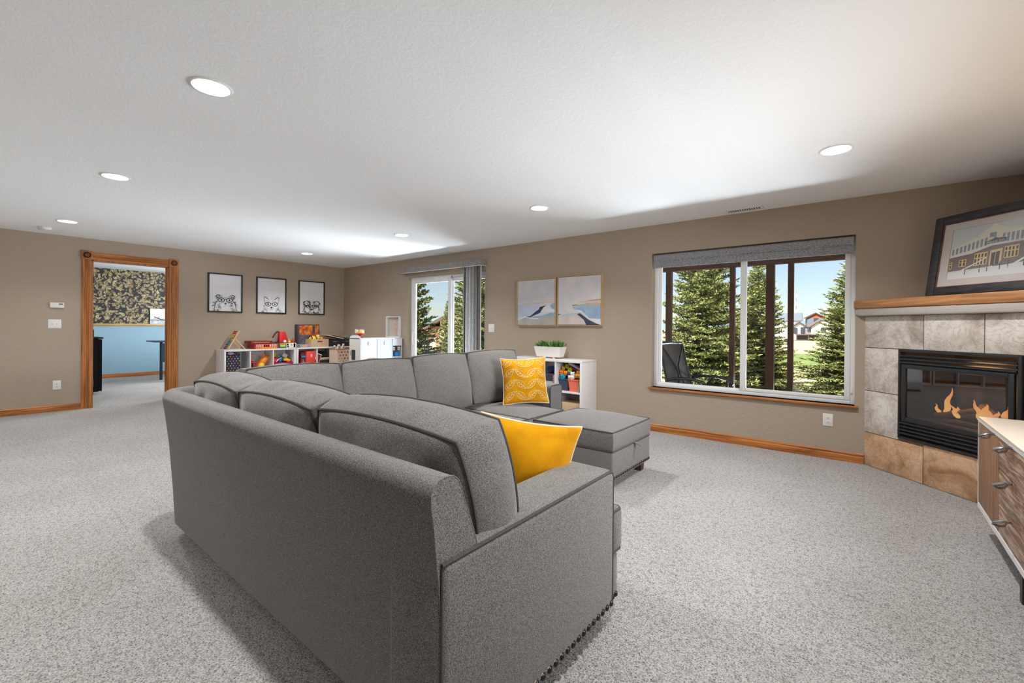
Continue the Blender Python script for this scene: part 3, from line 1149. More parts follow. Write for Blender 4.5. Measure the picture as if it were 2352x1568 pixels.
# gas insert
ins = MB().box((I0, -0.018, IZ0), (I0 + 0.018, 0.03, IZ1)).box((I1 - 0.018, -0.018, IZ0), (I1, 0.03, IZ1)).box((I0 + .018, -0.018, IZ1 - 0.022), (I1 - .018, 0.03, IZ1)).box((I0 + .018, -0.018, IZ0), (I1 - .018, 0.03, IZ0 + 0.016))
ins.build('insert_frame', M_BLACKMETAL, fp, local=True, bevel=0.003)
fbx = MB()
bx0, bx1, bz0, bz1, by = I0 + 0.02, I1 - 0.02, IZ0 + 0.02, IZ1 - 0.02, 0.34
fbx.poly([(bx0, 0.03, bz0), (bx1, 0.03, bz0), (bx1 - .12, by, bz0), (bx0 + .12, by, bz0)]).poly([(bx0, 0.03, bz1), (bx0 + .12, by, bz1), (bx1 - .12, by, bz1), (bx1, 0.03, bz1)])
fbx.poly([(bx0, 0.03, bz0), (bx0 + .12, by, bz0), (bx0 + .12, by, bz1), (bx0, 0.03, bz1)]).poly([(bx1, 0.03, bz0), (bx1, 0.03, bz1), (bx1 - .12, by, bz1), (bx1 - .12, by, bz0)]).poly([(bx0 + .12, by, bz0), (bx1 - .12, by, bz0), (bx1 - .12, by, bz1), (bx0 + .12, by, bz1)])
fbx.build('firebox', mat('firebox_steel', (46, 44, 44), rough=0.7), fp, local=True)


def louver(z, dz, dy=0.02):
    return MB().prism([(-0.012, z), (-0.026, z - dz * 0.15), (-0.026, z - dz * 0.35), (-0.008, z - dz * 0.9), (0.0, z - dz * 0.85)], I0 + 0.021, I1 - 0.021, 0)


M_LOUV = mat('black_louver', (44, 48, 52), rough=0.35, spec=0.6)
for k in range(3):
    louver(1.018 - k * 0.028, 0.027).build('louver', M_LOUV, fp, local=True)
for k in range(4):
    louver(0.462 - k * 0.028, 0.027).build('louver', M_LOUV, fp, local=True)
gd0, gd1, gz0, gz1 = I0 + 0.034, I1 - 0.034, 0.470, 0.940
df = MB().box((gd0, -0.022, gz0), (gd0 + 0.032, 0.0, gz1)).box((gd1 - 0.032, -0.022, gz0), (gd1, 0.0, gz1)).box((gd0 + .032, -0.022, gz1 - 0.032), (gd1 - .032, 0.0, gz1)).box((gd0 + .032, -0.022, gz0), (gd1 - .032, 0.0, gz0 + 0.036))
doorf = df.build('glass_door', M_BLACKMETAL, fp, local=True, bevel=0.004)
M_FGLASS = glass('smoked_fire_glass', (190, 190, 194), 0.10)
MB().box((gd0 + 0.03, -0.012, gz0 + 0.034), (gd1 - 0.03, -0.008, gz1 - 0.03)).build('pane', M_FGLASS, doorf, local=True)
M_LOG = mat('charred_ceramic_log', (70, 54, 44), (132, 108, 92), scale=9, rough=0.95, bump=0.6, bscale=16, stretch=(0.5, 2, 2))
lz = 0.53
for (a, b, r) in [((0.48, 0.17, lz + 0.03), (1.02, 0.20, lz + 0.05), 0.04), ((0.52, 0.10, lz + 0.01), (0.80, 0.22, lz + 0.12), 0.028), ((0.74, 0.24, lz + 0.12), (0.98, 0.12, lz + 0.05), 0.03), ((0.56, 0.13, lz - 0.02), (0.97, 0.11, lz - 0.015), 0.032)]:
    A_, B_ = Vector(a), Vector(b)
    n = 9
    MB().tube([A_.lerp(B_, i / n) + Vector((0, 0, 0.01 * noise.noise(Vector((i, r * 50, 0))))) for i in range(n + 1)], r, 10, rr=[r * (0.85 + 0.25 * noise.noise(Vector((i * 0.8, r * 90, 3)))) for i in range(n + 1)]).build('log', M_LOG, fp, local=True, smooth=True)
MB().box((0.42, 0.05, bz0 + 0.005), (1.05, 0.27, 0.50)).build('burner_tray', mat('ember_bed', (74, 56, 46), (120, 88, 66), scale=50, rough=1, bump=0.5, bscale=60), fp, local=True, bevel=0.01)


def flame_mat():
    m = bpy.data.materials.new('gas_flame')
    m.use_nodes = True
    nt = m.node_tree
    nt.nodes.clear()
    o = nt.nodes.new('ShaderNodeOutputMaterial')
    e = nt.nodes.new('ShaderNodeEmission')
    t = nt.nodes.new('ShaderNodeBsdfTransparent')
    mx = nt.nodes.new('ShaderNodeMixShader')
    tc = nt.nodes.new('ShaderNodeTexCoord')
    sp = nt.nodes.new('ShaderNodeSeparateXYZ')
    r = nt.nodes.new('ShaderNodeValToRGB')
    L = nt.links.new
    L(tc.outputs['Generated'], sp.inputs[0])
    L(sp.outputs['Z'], r.inputs['Fac'])
    c = r.color_ramp.elements
    c[0].color, c[1].color = (1.0, 0.55, 0.16, 1), (1.0, 0.33, 0.08, 1)
    L(r.outputs['Color'], e.inputs['Color'])
    e.inputs['Strength'].default_value = 3.0
    mx.inputs[0].default_value = 0.62
    L(t.outputs[0], mx.inputs[1])
    L(e.outputs[0], mx.inputs[2])
    L(mx.outputs[0], o.inputs['Surface'])
    return m


M_FLAME = flame_mat()
for (fx, fy, fz, hh, wd, sk) in [(0.575, 0.13, 0.56, 0.22, 0.030, 0.05), (0.535, 0.12, 0.55, 0.09, 0.022, -0.03), (0.665, 0.12, 0.555, 0.10, 0.025, -0.05), (0.63, 0.14, 0.57, 0.07, 0.03, 0.03),
                                 (0.845, 0.13, 0.575, 0.12, 0.045, 0.0), (0.80, 0.14, 0.57, 0.14, 0.026, -0.05), (0.95, 0.14, 0.58, 0.13, 0.035, 0.03), (0.90, 0.13, 0.575, 0.08, 0.03, 0.02)]:
    n = 8
    path_ = [(fx + sk * (i / n) ** 1.5 + 0.008 * math.sin(i * 1.4 + fx * 20), fy, fz + hh * i / n) for i in range(n + 1)]
    MB().tube(path_, 1, 8, rr=[wd * (0.35 + 0.9 * math.sin(PI * min(1, 0.15 + i / n * 0.85)) ** 1.0) * (1 - i / n) ** 0.55 * 0.6 + 0.0006 for i in range(n + 1)]).build('flame', M_FLAME, fp, local=True, smooth=True)
fl = bpy.data.lights.new('fire_glow', 'POINT')
fl.energy = 4
fl.color = (1, 0.5, 0.2)
fl.shadow_soft_size = 0.08
flo = bpy.data.objects.new('fire_glow', fl)
COL.objects.link(flo)
flo.parent = fp
flo.location = (0.75, 0.1, 0.75)
# plastered shelf and the oak mantel board: they fill the corner
mo = 0.06


def corner_poly(o):
    return [(-o, -o), (FL + o, -o), (FL / 2 , FL / 2)]


MB().prism(corner_poly(mo - 0.006), 1.345, 1.412, 2).build('plaster_shelf', paint('plaster_shelf_paint', (184, 178, 172), 0.2), fp, local=True, bevel=0.012, seg=4)
MB().prism(corner_poly(mo), 1.412, 1.487, 2).build('mantel_board', wood('oak_mantel', (140, 88, 50), (212, 158, 106), 0), fp, local=True, bevel=0.005)

# ------------------------------------------------------------------ framed print on the mantel
pf = thing('framed_inn_print', 'large dark wood framed print of a snowy inn leaning on the mantel', 'framed picture', (FPX, 0, 1.487), fpr)
M_FRAME = mat('dark_ash_frame', (24, 22, 24), (58, 55, 60), scale=3, stretch=(2, 12, 12), rough=0.5, dist=1.5, detail=6, bump=0.2, bscale=6)
PS0, PS1 = 0.505, 1.335
PW, PH = PS1 - PS0, 0.625
tm = Matrix.Translation(((PS0 + PS1) / 2, 0.035, 0.004)) @ Matrix.Rotation(math.radians(-9), 4, 'X')


def fpart(mb, name, m, parent=pf, **kw):
    return mb.xf(tm).build(name, m, parent, local=True, **kw)


hw, fw = PW / 2, 0.062
for a, b in [((-hw, -0.02, 0), (-hw + fw, 0.012, PH)), ((hw - fw, -0.02, 0), (hw, 0.012, PH))]:
    fpart(MB().box(a, b), 'frame_rail', M_FRAME, bevel=0.006)
for a, b in [((-hw + fw, -0.02, 0), (hw - fw, 0.012, fw)), ((-hw + fw, -0.02, PH - fw), (hw - fw, 0.012, PH))]:
    fpart(MB().box(a, b), 'frame_rail', M_FRAME, bevel=0.006)
lip = MB()
for a, b in [((-hw + fw, -0.012, fw), (-hw + fw + 0.006, 0, PH - fw)), ((hw - fw - 0.006, -0.012, fw), (hw - fw, 0, PH - fw)), ((-hw + fw, -0.012, fw), (hw - fw, 0, fw + 0.006)), ((-hw + fw, -0.012, PH - fw - 0.006), (hw - fw, 0, PH - fw))]:
    lip.box(a, b)
fpart(lip, 'gilt_lip', mat('gilt_lip', (124, 64, 34), (70, 36, 26), scale=20, rough=0.4))
mi = 0.065
ax0, ax1, az0, az1 = -hw + fw + mi, hw - fw - mi, fw + mi * 0.9, PH - fw - mi * 0.85
mt = MB()
for a, b in [((-hw + fw, -0.003, fw), (ax0, 0.003, PH - fw)), ((ax1, -0.003, fw), (hw - fw, 0.003, PH - fw)), ((ax0, -0.003, fw), (ax1, 0.003, az0)), ((ax0, -0.003, az1), (ax1, 0.003, PH - fw))]:
    mt.box(a, b)
fpart(mt, 'mat_board', mat('grey_mat_board', (206, 198, 192), rough=0.9))
prn = fpart(MB().box((ax0, 0.003, az0), (ax1, 0.006, az1)), 'print', mat('print_paper', (196, 204, 212), (214, 214, 214), scale=3, rough=0.85))
AW, AH = ax1 - ax0, az1 - az0


def art(polys, m, d, name='painted_area'):
    mb = MB()
    for p in polys:
        mb.poly([(ax0 + AW * x, 0.003 - d, az0 + AH * y) for x, y in p])
    return mb.xf(tm).build(name, m, prn, local=True)


cM = {k: mat('print_' + k, v, rough=0.85) for k, v in dict(cream=(228, 224, 208), slate=(134, 148, 166), dark=(74, 66, 72), brown=(122, 106, 102), amber=(224, 194, 132), snow=(226, 226, 226), pine=(70, 86, 100), sign=(92, 92, 96), lamp=(236, 190, 120)).items()}
WX = 0.46   # centre of the gable in the print
gw = 0.13
up_poly = [(0.0, 0.50), (0.0, 0.60), (WX - gw, 0.80), (WX - 0.004, 0.965), (WX + 0.16, 0.83), (1.0, 0.80), (1.0, 0.62), (WX, 0.62)]
art([[(0.0, 0.46), (0.25, 0.50), (WX, 0.60), (1.0, 0.62), (1.0, 0.82), (WX + 0.17, 0.84), (WX, 0.97), (WX - gw - 0.02, 0.79), (0.0, 0.60)]], cM['cream'], 0.0004)
art([[(0.0, 0.16), (1.0, 0.20), (1.0, 0.59), (WX, 0.57), (0.25, 0.47), (0.0, 0.43)]], cM['brown'], 0.0004)
art([[(0, 0), (1, 0), (1, 0.22), (0.75, 0.2), (0.5, 0.17), (0.28, 0.13), (0.12, 0.15), (0.0, 0.12)]], cM['snow'], 0.0008)
sl = []
for i in range(22):
    x = 0.02 + i * 0.045
    if abs(x - WX) < 0.06:
        continue
    yb = 0.475 + min(x / WX, 1.0) * 0.13
    sl.append([(x, yb), (x + 0.026, yb + 0.004), (x + 0.026, yb + 0.12 + 0.05 * min(1, x / WX)), (x, yb + 0.11 + 0.05 * min(1, x / WX))])
sl.append([(WX - 0.035, 0.73), (WX + 0.035, 0.73), (WX + 0.035, 0.82), (WX - 0.035, 0.82)])
art(sl, cM['slate'], 0.0008)
art([[(0.0, 0.43), (0.25, 0.475), (WX, 0.575), (1.0, 0.595), (1.0, 0.625), (WX, 0.61), (0.25, 0.51), (0.0, 0.465)]], cM['snow'], 0.0012)
art([[(WX - gw - 0.02, 0.79), (WX, 0.965), (WX + 0.17, 0.84), (WX + 0.17, 0.855), (WX, 0.985), (WX - gw - 0.035, 0.795)]], cM['snow'], 0.0014)
am, dk = [], []
for (x, y, ww, hh) in [(0.01, 0.20, 0.03, 0.14), (0.12, 0.23, 0.085, 0.14), (0.29, 0.22, 0.14, 0.24), (0.60, 0.30, 0.14, 0.22), (0.80, 0.30, 0.14, 0.22)]:
    am.append([(x, y), (x + ww, y + 0.01), (x + ww, y + hh + 0.01), (x, y + hh)])
    nn = max(1, int(ww / 0.035))
    for j in range(nn):
        dk.append([(x + 0.008 + j * ww / nn, y + 0.02), (x + (j + 0.75) * ww / nn, y + 0.02), (x + (j + 0.75) * ww / nn, y + hh * 0.55), (x + 0.008 + j * ww / nn, y + hh * 0.55)])
        dk.append([(x + 0.008 + j * ww / nn, y + hh * 0.65), (x + (j + 0.75) * ww / nn, y + hh * 0.65), (x + (j + 0.75) * ww / nn, y + hh * 0.92), (x + 0.008 + j * ww / nn, y + hh * 0.92)])
am.append([(WX - 0.005, 0.20), (WX + 0.12, 0.22), (WX + 0.12, 0.50), (WX - 0.005, 0.48)])
dk += [[(WX + 0.012, 0.20), (WX + 0.052, 0.205), (WX + 0.052, 0.44), (WX + 0.012, 0.43)], [(WX + 0.058, 0.206), (WX + 0.098, 0.21), (WX + 0.098, 0.45), (WX + 0.058, 0.44)]]
art(am, cM['amber'], 0.0016)
art(dk, cM['dark'], 0.0020)
art([[(0.10, 0.13), (0.42, 0.36), (0.43, 0.35), (0.12, 0.11)], [(0.62, 0.12), (0.88, 0.36), (0.89, 0.34), (0.65, 0.10)], [(0.28, 0.15), (0.5, 0.19), (0.5, 0.175), (0.28, 0.135)]], cM['snow'], 0.0024)
art([[(x, 0.06 + 0.1 * (x - 0.1)), (x + 0.01, 0.06 + 0.1 * (x - 0.1)), (x + 0.01, 0.2 + 0.12 * (x - 0.1)), (x, 0.2 + 0.12 * (x - 0.1))] for x in (0.2, 0.36, 0.44, 0.57, 0.65)] + [[(0.80, 0.13), (0.812, 0.13), (0.812, 0.66), (0.80, 0.66)]], cM['dark'], 0.0024)
art([[(0.785, 0.66), (0.83, 0.66), (0.83, 0.72), (0.785, 0.72)]], cM['lamp'], 0.0024)
art([[(WX - 0.075, 0.60), (WX + 0.145, 0.625), (WX + 0.145, 0.69), (WX + 0.06, 0.70), (WX + 0.03, 0.725), (WX - 0.0, 0.69), (WX - 0.075, 0.655)]], cM['sign'], 0.0026)
tx = text_mesh('Alpine Inn', 0.026)
tx.xf(Matrix.Translation((ax0 + AW * (WX + 0.035), 0.003 - 0.0034, az0 + AH * 0.622)) @ Matrix.Rotation(math.radians(-4), 4, 'Y') @ Matrix.Rotation(PI / 2, 4, 'X'))
tx.xf(tm).build('sign_lettering', cM['snow'], prn, local=True)
fpart(MB().box((-hw + fw - 0.004, -0.0115, fw - 0.004), (hw - fw + 0.004, -0.0105, PH - fw + 0.004)), 'glazing', M_PICGLASS)
fpart(MB().box((-hw + 0.01, 0.006, 0.01), (hw - 0.01, 0.012, PH - 0.01)), 'backing', M_DARK)

# ------------------------------------------------------------------ console cabinet by the fireplace
cb = thing('console_cabinet', 'low white console with brown wood drawer fronts beside the fireplace', 'cabinet', (9.5, -2.1, 0))
cx0, cx1, cy0, cy1, cz0, cz1 = 9.272, 9.745, -3.05, -1.28, 0.162, 0.704
M_CTOP = mat('cream_lacquer_top', (222, 206, 188), rough=0.35)
M_CWH = mat('white_lacquer_edge', (228, 226, 226), rough=0.4)
MB().box((cx0, cy0, cz1 - 0.012), (cx1, cy1, cz1)).build('top_panel', M_CTOP, cb, bevel=0.002)
MB().box((cx0, cy0, cz1 - 0.027), (cx1, cy1, cz1 - 0.0125)).box((cx0, cy0, cz0), (cx1, cy1, cz0 + 0.026)).box((cx0, cy1 - 0.014, cz0 + .026), (cx1, cy1, cz1 - .027)).box((cx0, cy0, cz0 + .026), (cx1, cy0 + 0.016, cz1 - .027)).box((cx1 - 0.012, cy0 + .016, cz0 + .026), (cx1, cy1 - .014, cz1 - .027)).build('carcass', M_CWH, cb)
M_CWOOD = mat('limed_brown_oak', (128, 90, 64), (164, 122, 92), scale=2.6, stretch=(12, 12, 0.9), rough=0.5, dist=0.5, detail=8, bump=0.15, bscale=5)
M_CWOODH = mat('limed_grained_oak', (126, 92, 70), (192, 164, 146), scale=3.4, stretch=(14, 1.3, 13), rough=0.5, dist=1.0, detail=8, bump=0.3, bscale=4, ramp=(0.44, 0.62))
pz0, pz1 = cz0 + 0.028, cz1 - 0.029


def loop_handle(y, z, parent):
    pts = []
    for i in range(13):
        a = PI * i / 12
        pts.append((cx0 + 0.006 - 0.052 * math.sin(a) * (1 if i < 7 else 1), y + 0.03 - 0.06 * i / 12 * 0.4, z + 0.012 - 0.024 * i / 12 - 0.010 * math.sin(a)))
    mb = MB().tube([(cx0 + 0.006, y, z + 0.004), (cx0 - 0.02, y, z + 0.006), (cx0 - 0.042, y + 0.002, z - 0.004), (cx0 - 0.060, y + 0.004, z - 0.012)], 0.006, 8, rr=[0.0055, 0.0065, 0.0075, 0.007])
    mb.tube([(cx0 - 0.012, y, z + 0.002), (cx0 - 0.022, y, z - 0.016), (cx0 - 0.042, y + 0.002, z - 0.024), (cx0 - 0.060, y + 0.004, z - 0.014)], 0.005, 8, rr=[0.004, 0.005, 0.006, 0.0065])
    return mb.build('handle', M_CHROME, parent, smooth=True)


dd = MB().box((cx0 + 0.003, -1.797, pz0), (cx0 + 0.02, cy1 - 0.016, pz1)).build('door', M_CWOOD, cb, bevel=0.002)
loop_handle(-1.72, 0.672, dd)
zs = [pz1, 0.516, 0.340, pz0]
for i in range(3):
    d_ = MB().box((cx0 + 0.003, -2.42, zs[i + 1] + 0.002), (cx0 + 0.02, -1.802, zs[i] - 0.002)).build('drawer', M_CWOODH, cb, bevel=0.002)
    loop_handle(-2.07, [0.672, 0.502, 0.322][i], d_)
d_ = MB().box((cx0 + 0.003, cy0 + 0.018, pz0), (cx0 + 0.02, -2.425, pz1)).build('door', M_CWOOD, cb, bevel=0.002)
for (x, y) in [(9.31, -2.15), (9.70, -2.15), (9.66, -1.5), (9.31, -2.98), (9.70, -2.98)]:
    MB().box((x - 0.02, y - 0.02, 0), (x + 0.02, y + 0.02, cz0)).build('leg', M_BLACKMETAL, cb)
# ------------------------------------------------------------------ recessed ceiling lights
M_TRIM = mat('white_light_trim', (238, 238, 238), rough=0.5)
M_BAFFLE = mat('warm_white_baffle', (246, 238, 222), rough=0.4)
M_BULB = mat('lamp_face', (255, 244, 225), emit=14.0, emit_c=(255, 236, 205))
where = ['nearest the camera above the sofa back', 'above the carpet between the sofa and the office door', 'nearest the office door', 'above the camera beside the console',
         'in the far corner above the toy shelves', 'above the carpet in front of the sliding door', 'above the far end of the sofa', 'in front of the fireplace corner', 'added out of view behind the camera at the office end', 'added out of view behind the camera in the middle of the room', 'added out of view behind the camera near the sofa']
first = None
for (lx, ly), wh in zip(LIGHTS, where):
    lab = 'round recessed ceiling light ' + wh
    if first is None:
        t = thing('recessed_light', lab, 'ceiling light', (lx, ly, H), 0, 'recessed ceiling lights')
        MB().lathe([(0.080, -0.001), (0.082, -0.006), (0.094, -0.005), (0.099, -0.0005)], n=32, cap=False).build('trim_ring', M_TRIM, t, local=True, smooth=True)
        MB().lathe([(0.081, -0.004), (0.078, 0.0), (0.066, 0.075), (0.060, 0.078)], n=32, cap=False).build('baffle', M_BAFFLE, t, local=True, smooth=True)
        MB().lathe([(0.001, 0.062), (0.035, 0.064), (0.058, 0.076), (0.060, 0.085), (0.001, 0.086)], n=24).build('bulb', M_BULB, t, local=True, smooth=True)
        first = t
    else:
        t = dup(first, None, (lx, ly, H), 0, lab)
    ld = bpy.data.lights.new('lamp', 'AREA')
    ld.shape = 'DISK'
    ld.size = 0.10
    ld.energy = 16.0
    ld.color = (1.0, 0.985, 0.955)
    lo = bpy.data.objects.new('lamp', ld)
    COL.objects.link(lo)
    lo.parent = t
    lo.location = (0, 0, 0.055)

# smoke alarm, two air registers
sa = thing('smoke_alarm', 'round white smoke alarm on the ceiling near the office door', 'smoke alarm', (0.55, -4.47, H))
MB().lathe([(0.001, -0.034), (0.045, -0.034), (0.058, -0.028), (0.063, -0.012), (0.063, 0.0)], n=28).build('body', M_PLATE, sa, local=True, smooth=True)
MB().lathe([(0.001, -0.0375), (0.012, -0.0375), (0.014, -0.034)], (0.02, 0.01, 0), 12).build('button', M_TRIM, sa, local=True)


def register(x, y, lab):
    t = thing('air_register', lab, 'vent', (x, y, H))
    MB().box((-0.17, -0.062, -0.006), (0.17, -0.045, 0)).box((-0.17, 0.045, -0.006), (0.17, 0.062, 0)).box((-0.17, -0.045, -0.006), (-0.15, 0.045, 0)).box((0.15, -0.045, -0.006), (0.17, 0.045, 0)).build('frame', M_TRIM, t, local=True)
    MB().box((-0.15, -0.045, -0.001), (0.15, 0.045, -0.0005)).build('duct_shadow', M_DARK, t, local=True)
    for i in range(14):
        xx = -0.14 + i * 0.0215
        MB().add([(xx, -0.044, -0.006), (xx + 0.008, -0.044, -0.0015), (xx + 0.008, 0.044, -0.0015), (xx, 0.044, -0.006)], [(0, 1, 2, 3)]).build('slat', M_TRIM, t, local=True)
    return t


register(7.76, -0.135, 'white slatted air register in the ceiling above the big window')
register(3.28, -0.16, 'white slatted air register in the ceiling above the sliding door')


# ------------------------------------------------------------------ plates on the walls
def plate(name, lab, cat, c, wdt, hgt, wall, kind):
    rz = PI / 2 if wall == 'A' else 0.0        # local -y looks into the room
    t = thing(name, lab, cat, c, rz)
    MB().box((-wdt / 2, -0.006, -hgt / 2), (wdt / 2, 0.0, hgt / 2)).build('cover_plate', M_PLATE, t, local=True, bevel=0.002)
    if kind == 'outlet':
        for dz in (-0.02, 0.02):
            s = MB().box((-0.015, -0.0085, dz - 0.013), (0.015, -0.005, dz + 0.013)).build('socket', M_PLATE, t, local=True, bevel=0.004)
            MB().box((-0.007, -0.0092, dz - 0.004), (-0.0045, -0.0084, dz + 0.006)).box((0.0045, -0.0092, dz - 0.004), (0.007, -0.0084, dz + 0.006)).box((-0.0015, -0.0092, dz - 0.011), (0.0015, -0.0084, dz - 0.007)).build('slots', M_DARK, s, local=True)
    elif kind == 'switch':
        for dx in (-0.023, 0.023):
            MB().add([(dx - 0.005, -0.006, -0.012), (dx + 0.005, -0.006, -0.012), (dx + 0.005, -0.006, 0.012), (dx - 0.005, -0.006, 0.012), (dx - 0.004, -0.018, 0.004), (dx + 0.004, -0.018, 0.004), (dx + 0.004, -0.014, 0.012), (dx - 0.004, -0.014, 0.012)],
                     [(0, 1, 5, 4), (1, 2, 6, 5), (2, 3, 7, 6), (3, 0, 4, 7), (4, 5, 6, 7)]).build('toggle', M_TRIM, t, local=True)
    return t


plate('light_switch', 'white double light switch beside the office door', 'switch', (0.0, -4.325, 1.21), 0.13, 0.124, 'A', 'switch')
plate('light_switch', 'white double light switch between the sliding door and the canvases', 'switch', (4.213, 0.0, 1.195), 0.115, 0.124, 'B', 'switch')
plate('power_outlet', 'white wall outlet low on the wall near the office door', 'outlet', (0.0, -4.30, 0.363), 0.08, 0.128, 'A', 'outlet')
plate('power_outlet', 'white wall outlet below the big window', 'outlet', (8.462, 0.0, 0.366), 0.078, 0.118, 'B', 'outlet')
th = thing('thermostat', 'white wall thermostat above the light switch by the office door', 'thermostat', (0, -4.305, 1.468), PI / 2)
MB().box((-0.07, -0.028, -0.036), (0.07, 0, 0.036)).build('body', M_PLATE, th, local=True, bevel=0.006)
MB().box((0.018, -0.0295, 0.004), (0.055, -0.0275, 0.024)).build('display', mat('lcd_grey', (92, 92, 84), rough=0.3), th, local=True)
MB().box((0.018, -0.0295, -0.014), (0.032, -0.0275, -0.006)).box((0.038, -0.0295, -0.014), (0.052, -0.0275, -0.006)).build('buttons', M_TRIM, th, local=True)

# ------------------------------------------------------------------ three dog drawings on the left wall
M_PAPER = mat('drawing_paper', (244, 243, 247), rough=0.8)
M_INK = mat('ink_lines', (38, 38, 42), rough=0.8)
M_INKG = mat('grey_ink_lines', (112, 114, 122), rough=0.8)


def framed(lab, yc, style):
    t = thing('framed_drawing', lab, 'framed picture', (0, yc, 1.428), PI / 2, None)
    W2, HH, f = 0.268, 0.674, 0.022
    for a, b in [((-W2, -0.022, 0), (-W2 + f, 0, HH)), ((W2 - f, -0.022, 0), (W2, 0, HH)), ((-W2 + f, -0.022, 0), (W2 - f, 0, f)), ((-W2 + f, -0.022, HH - f), (W2 - f, 0, HH))]:
        MB().box(a, b).build('frame_rail', M_BLACK, t, local=True, bevel=0.002)
    pp = MB().box((-W2 + f, -0.006, f), (W2 - f, -0.002, HH - f)).build('paper', M_PAPER, t, local=True)
    rr_ = random.Random(style + 5)
    mb, mg = MB(), MB()
    N = (0, -1, 0)
    def S(tgt, pts, wd):
        lo, hi, hx = f + 0.003, HH - f - 0.003, W2 - f - 0.003
        tgt.ribbon([(max(-hx, min(hx, x)), -0.0068, max(lo, min(hi, z))) for x, z in pts], wd, N)
    def arc(cx, cz, rx, rz, a0, a1, n=18):
        return [(cx + rx * math.cos(a0 + (a1 - a0) * i / n), cz + rz * math.sin(a0 + (a1 - a0) * i / n)) for i in range(n + 1)]
    cz = [0.215, 0.175, 0.165][style]
    gx = [0.062, 0.06, 0.058][style]
    for sx in (-1, 1):
        S(mb, arc(sx * gx, cz, 0.046, 0.034, 0, 2 * PI, 24), 0.0125)
        S(mb, arc(sx * gx, cz, 0.012, 0.012, 0, 2 * PI, 12), 0.007)
        S(mb, [(sx * (gx + 0.046), cz + 0.01), (sx * (gx + 0.075), cz + 0.02)], 0.007)
        mb.poly([(sx * gx + 0.009 * math.cos(a * PI / 4), -0.0069, cz + 0.009 * math.sin(a * PI / 4)) for a in range(8)][::1])
    S(mb, arc(0, cz + 0.006, gx - 0.044, 0.01, 0, PI, 6), 0.011)
    def fur(cx, cz_, rx, rz, a0, a1, n, ln, wd, tgt):
        for i in range(n):
            a = a0 + (a1 - a0) * rr_.random()
            k = rr_.uniform(0.9, 1.06)
            x, z = cx + rx * k * math.cos(a), cz_ + rz * k * math.sin(a)
            da = a + rr_.uniform(-0.7, 0.7)
            l = ln * rr_.uniform(0.5, 1.2)
            S(tgt, [(x, z), (x + l * math.cos(da) * 0.6, z + l * math.sin(da) * 0.6 - 0.2 * l), (x + l * math.cos(da), z + l * math.sin(da) - 0.5 * l)], [wd, wd * 0.8, wd * 0.2])
    if style == 0:      # fluffy dog with folded ears
        for sx in (-1, 1):
            S(mb, [(sx * 0.045, 0.262), (sx * 0.075, 0.296), (sx * 0.115, 0.305), (sx * 0.142, 0.285), (sx * 0.128, 0.258), (sx * 0.105, 0.262), (sx * 0.085, 0.275)], [0.004, 0.008, 0.01, 0.012, 0.012, 0.008, 0.003])
            fur(sx * 0.118, 0.278, 0.022, 0.012, 0, 2 * PI, 26, 0.03, 0.006, mb)
            S(mb, [(sx * 0.11, cz + 0.02), (sx * 0.150, 0.15), (sx * 0.165, 0.08), (sx * 0.178, 0.03)], [0.004, 0.012, 0.008, 0.003])
            fur(sx * 0.135, 0.10, 0.03, 0.08, 0, 2 * PI, 46, 0.05, 0.005, mb)
            fur(sx * 0.04, 0.25, 0.03, 0.01, 0, PI, 12, 0.03, 0.003, mg)
        mb.poly([(0.018 * math.cos(a), -0.0069, 0.152 + 0.013 * math.sin(a)) for a in [k * PI / 5 for k in range(10)]])
        S(mb, [(0, 0.14), (0.002, 0.11), (-0.035, 0.095)], 0.004)
        fur(0, 0.07, 0.11, 0.10, -0.5, PI + 0.5, 60, 0.06, 0.003, mg)
    elif style == 1:    # corgi with upright ears
        for sx in (-1, 1):
            S(mg, [(sx * 0.045, 0.255), (sx * 0.09, 0.30), (sx * 0.125, 0.315), (sx * 0.135, 0.29), (sx * 0.125, 0.22), (sx * 0.10, 0.19)], 0.008)
            S(mb, [(sx * 0.062, 0.265), (sx * 0.10, 0.298), (sx * 0.122, 0.31), (sx * 0.13, 0.285)], 0.005)
        fur(0, 0.13, 0.12, 0.10, -0.9, PI + 0.9, 80, 0.03, 0.004, mg)
        fur(0, 0.05, 0.15, 0.05, -0.6, PI + 0.6, 60, 0.04, 0.004, mg)
        mb.poly([(0.02 * math.cos(a), -0.0069, 0.115 + 0.015 * math.sin(a)) for a in [k * PI / 5 for k in range(10)]])
        S(mb, [(0, 0.10), (0, 0.085), (-0.03, 0.075)], 0.005)
        S(mb, [(0, 0.085), (0.03, 0.075)], 0.005)
    else:               # shaggy shepherd
        for sx in (-1, 1):
            fur(sx * 0.10, 0.225, 0.05, 0.04, 0, 2 * PI, 80, 0.04, 0.007, mb)
            fur(sx * 0.09, 0.11, 0.05, 0.07, 0, 2 * PI, 80, 0.035, 0.007, mb)
            S(mb, [(sx * 0.03, 0.29), (sx * 0.05, 0.25), (sx * 0.09, 0.235)], [0.004, 0.014, 0.004])
        fur(0, 0.10, 0.17, 0.14, -0.6, PI + 0.6, 70, 0.03, 0.004, mg)
        mb.poly([(0.022 * math.cos(a), -0.0069, 0.105 + 0.018 * math.sin(a)) for a in [k * PI / 5 for k in range(10)]])
        S(mb, arc(0, 0.07, 0.045, 0.035, PI, 2 * PI, 12), 0.008)
    mb.build('ink_drawing', M_INK, pp, local=True)
    mg.build('pencil_shading', M_INKG, pp, local=True)
    MB().box((-W2 + f, -0.0125, f), (W2 - f, -0.0115, HH - f)).build('glazing', M_PICGLASS, t, local=True)
    return t


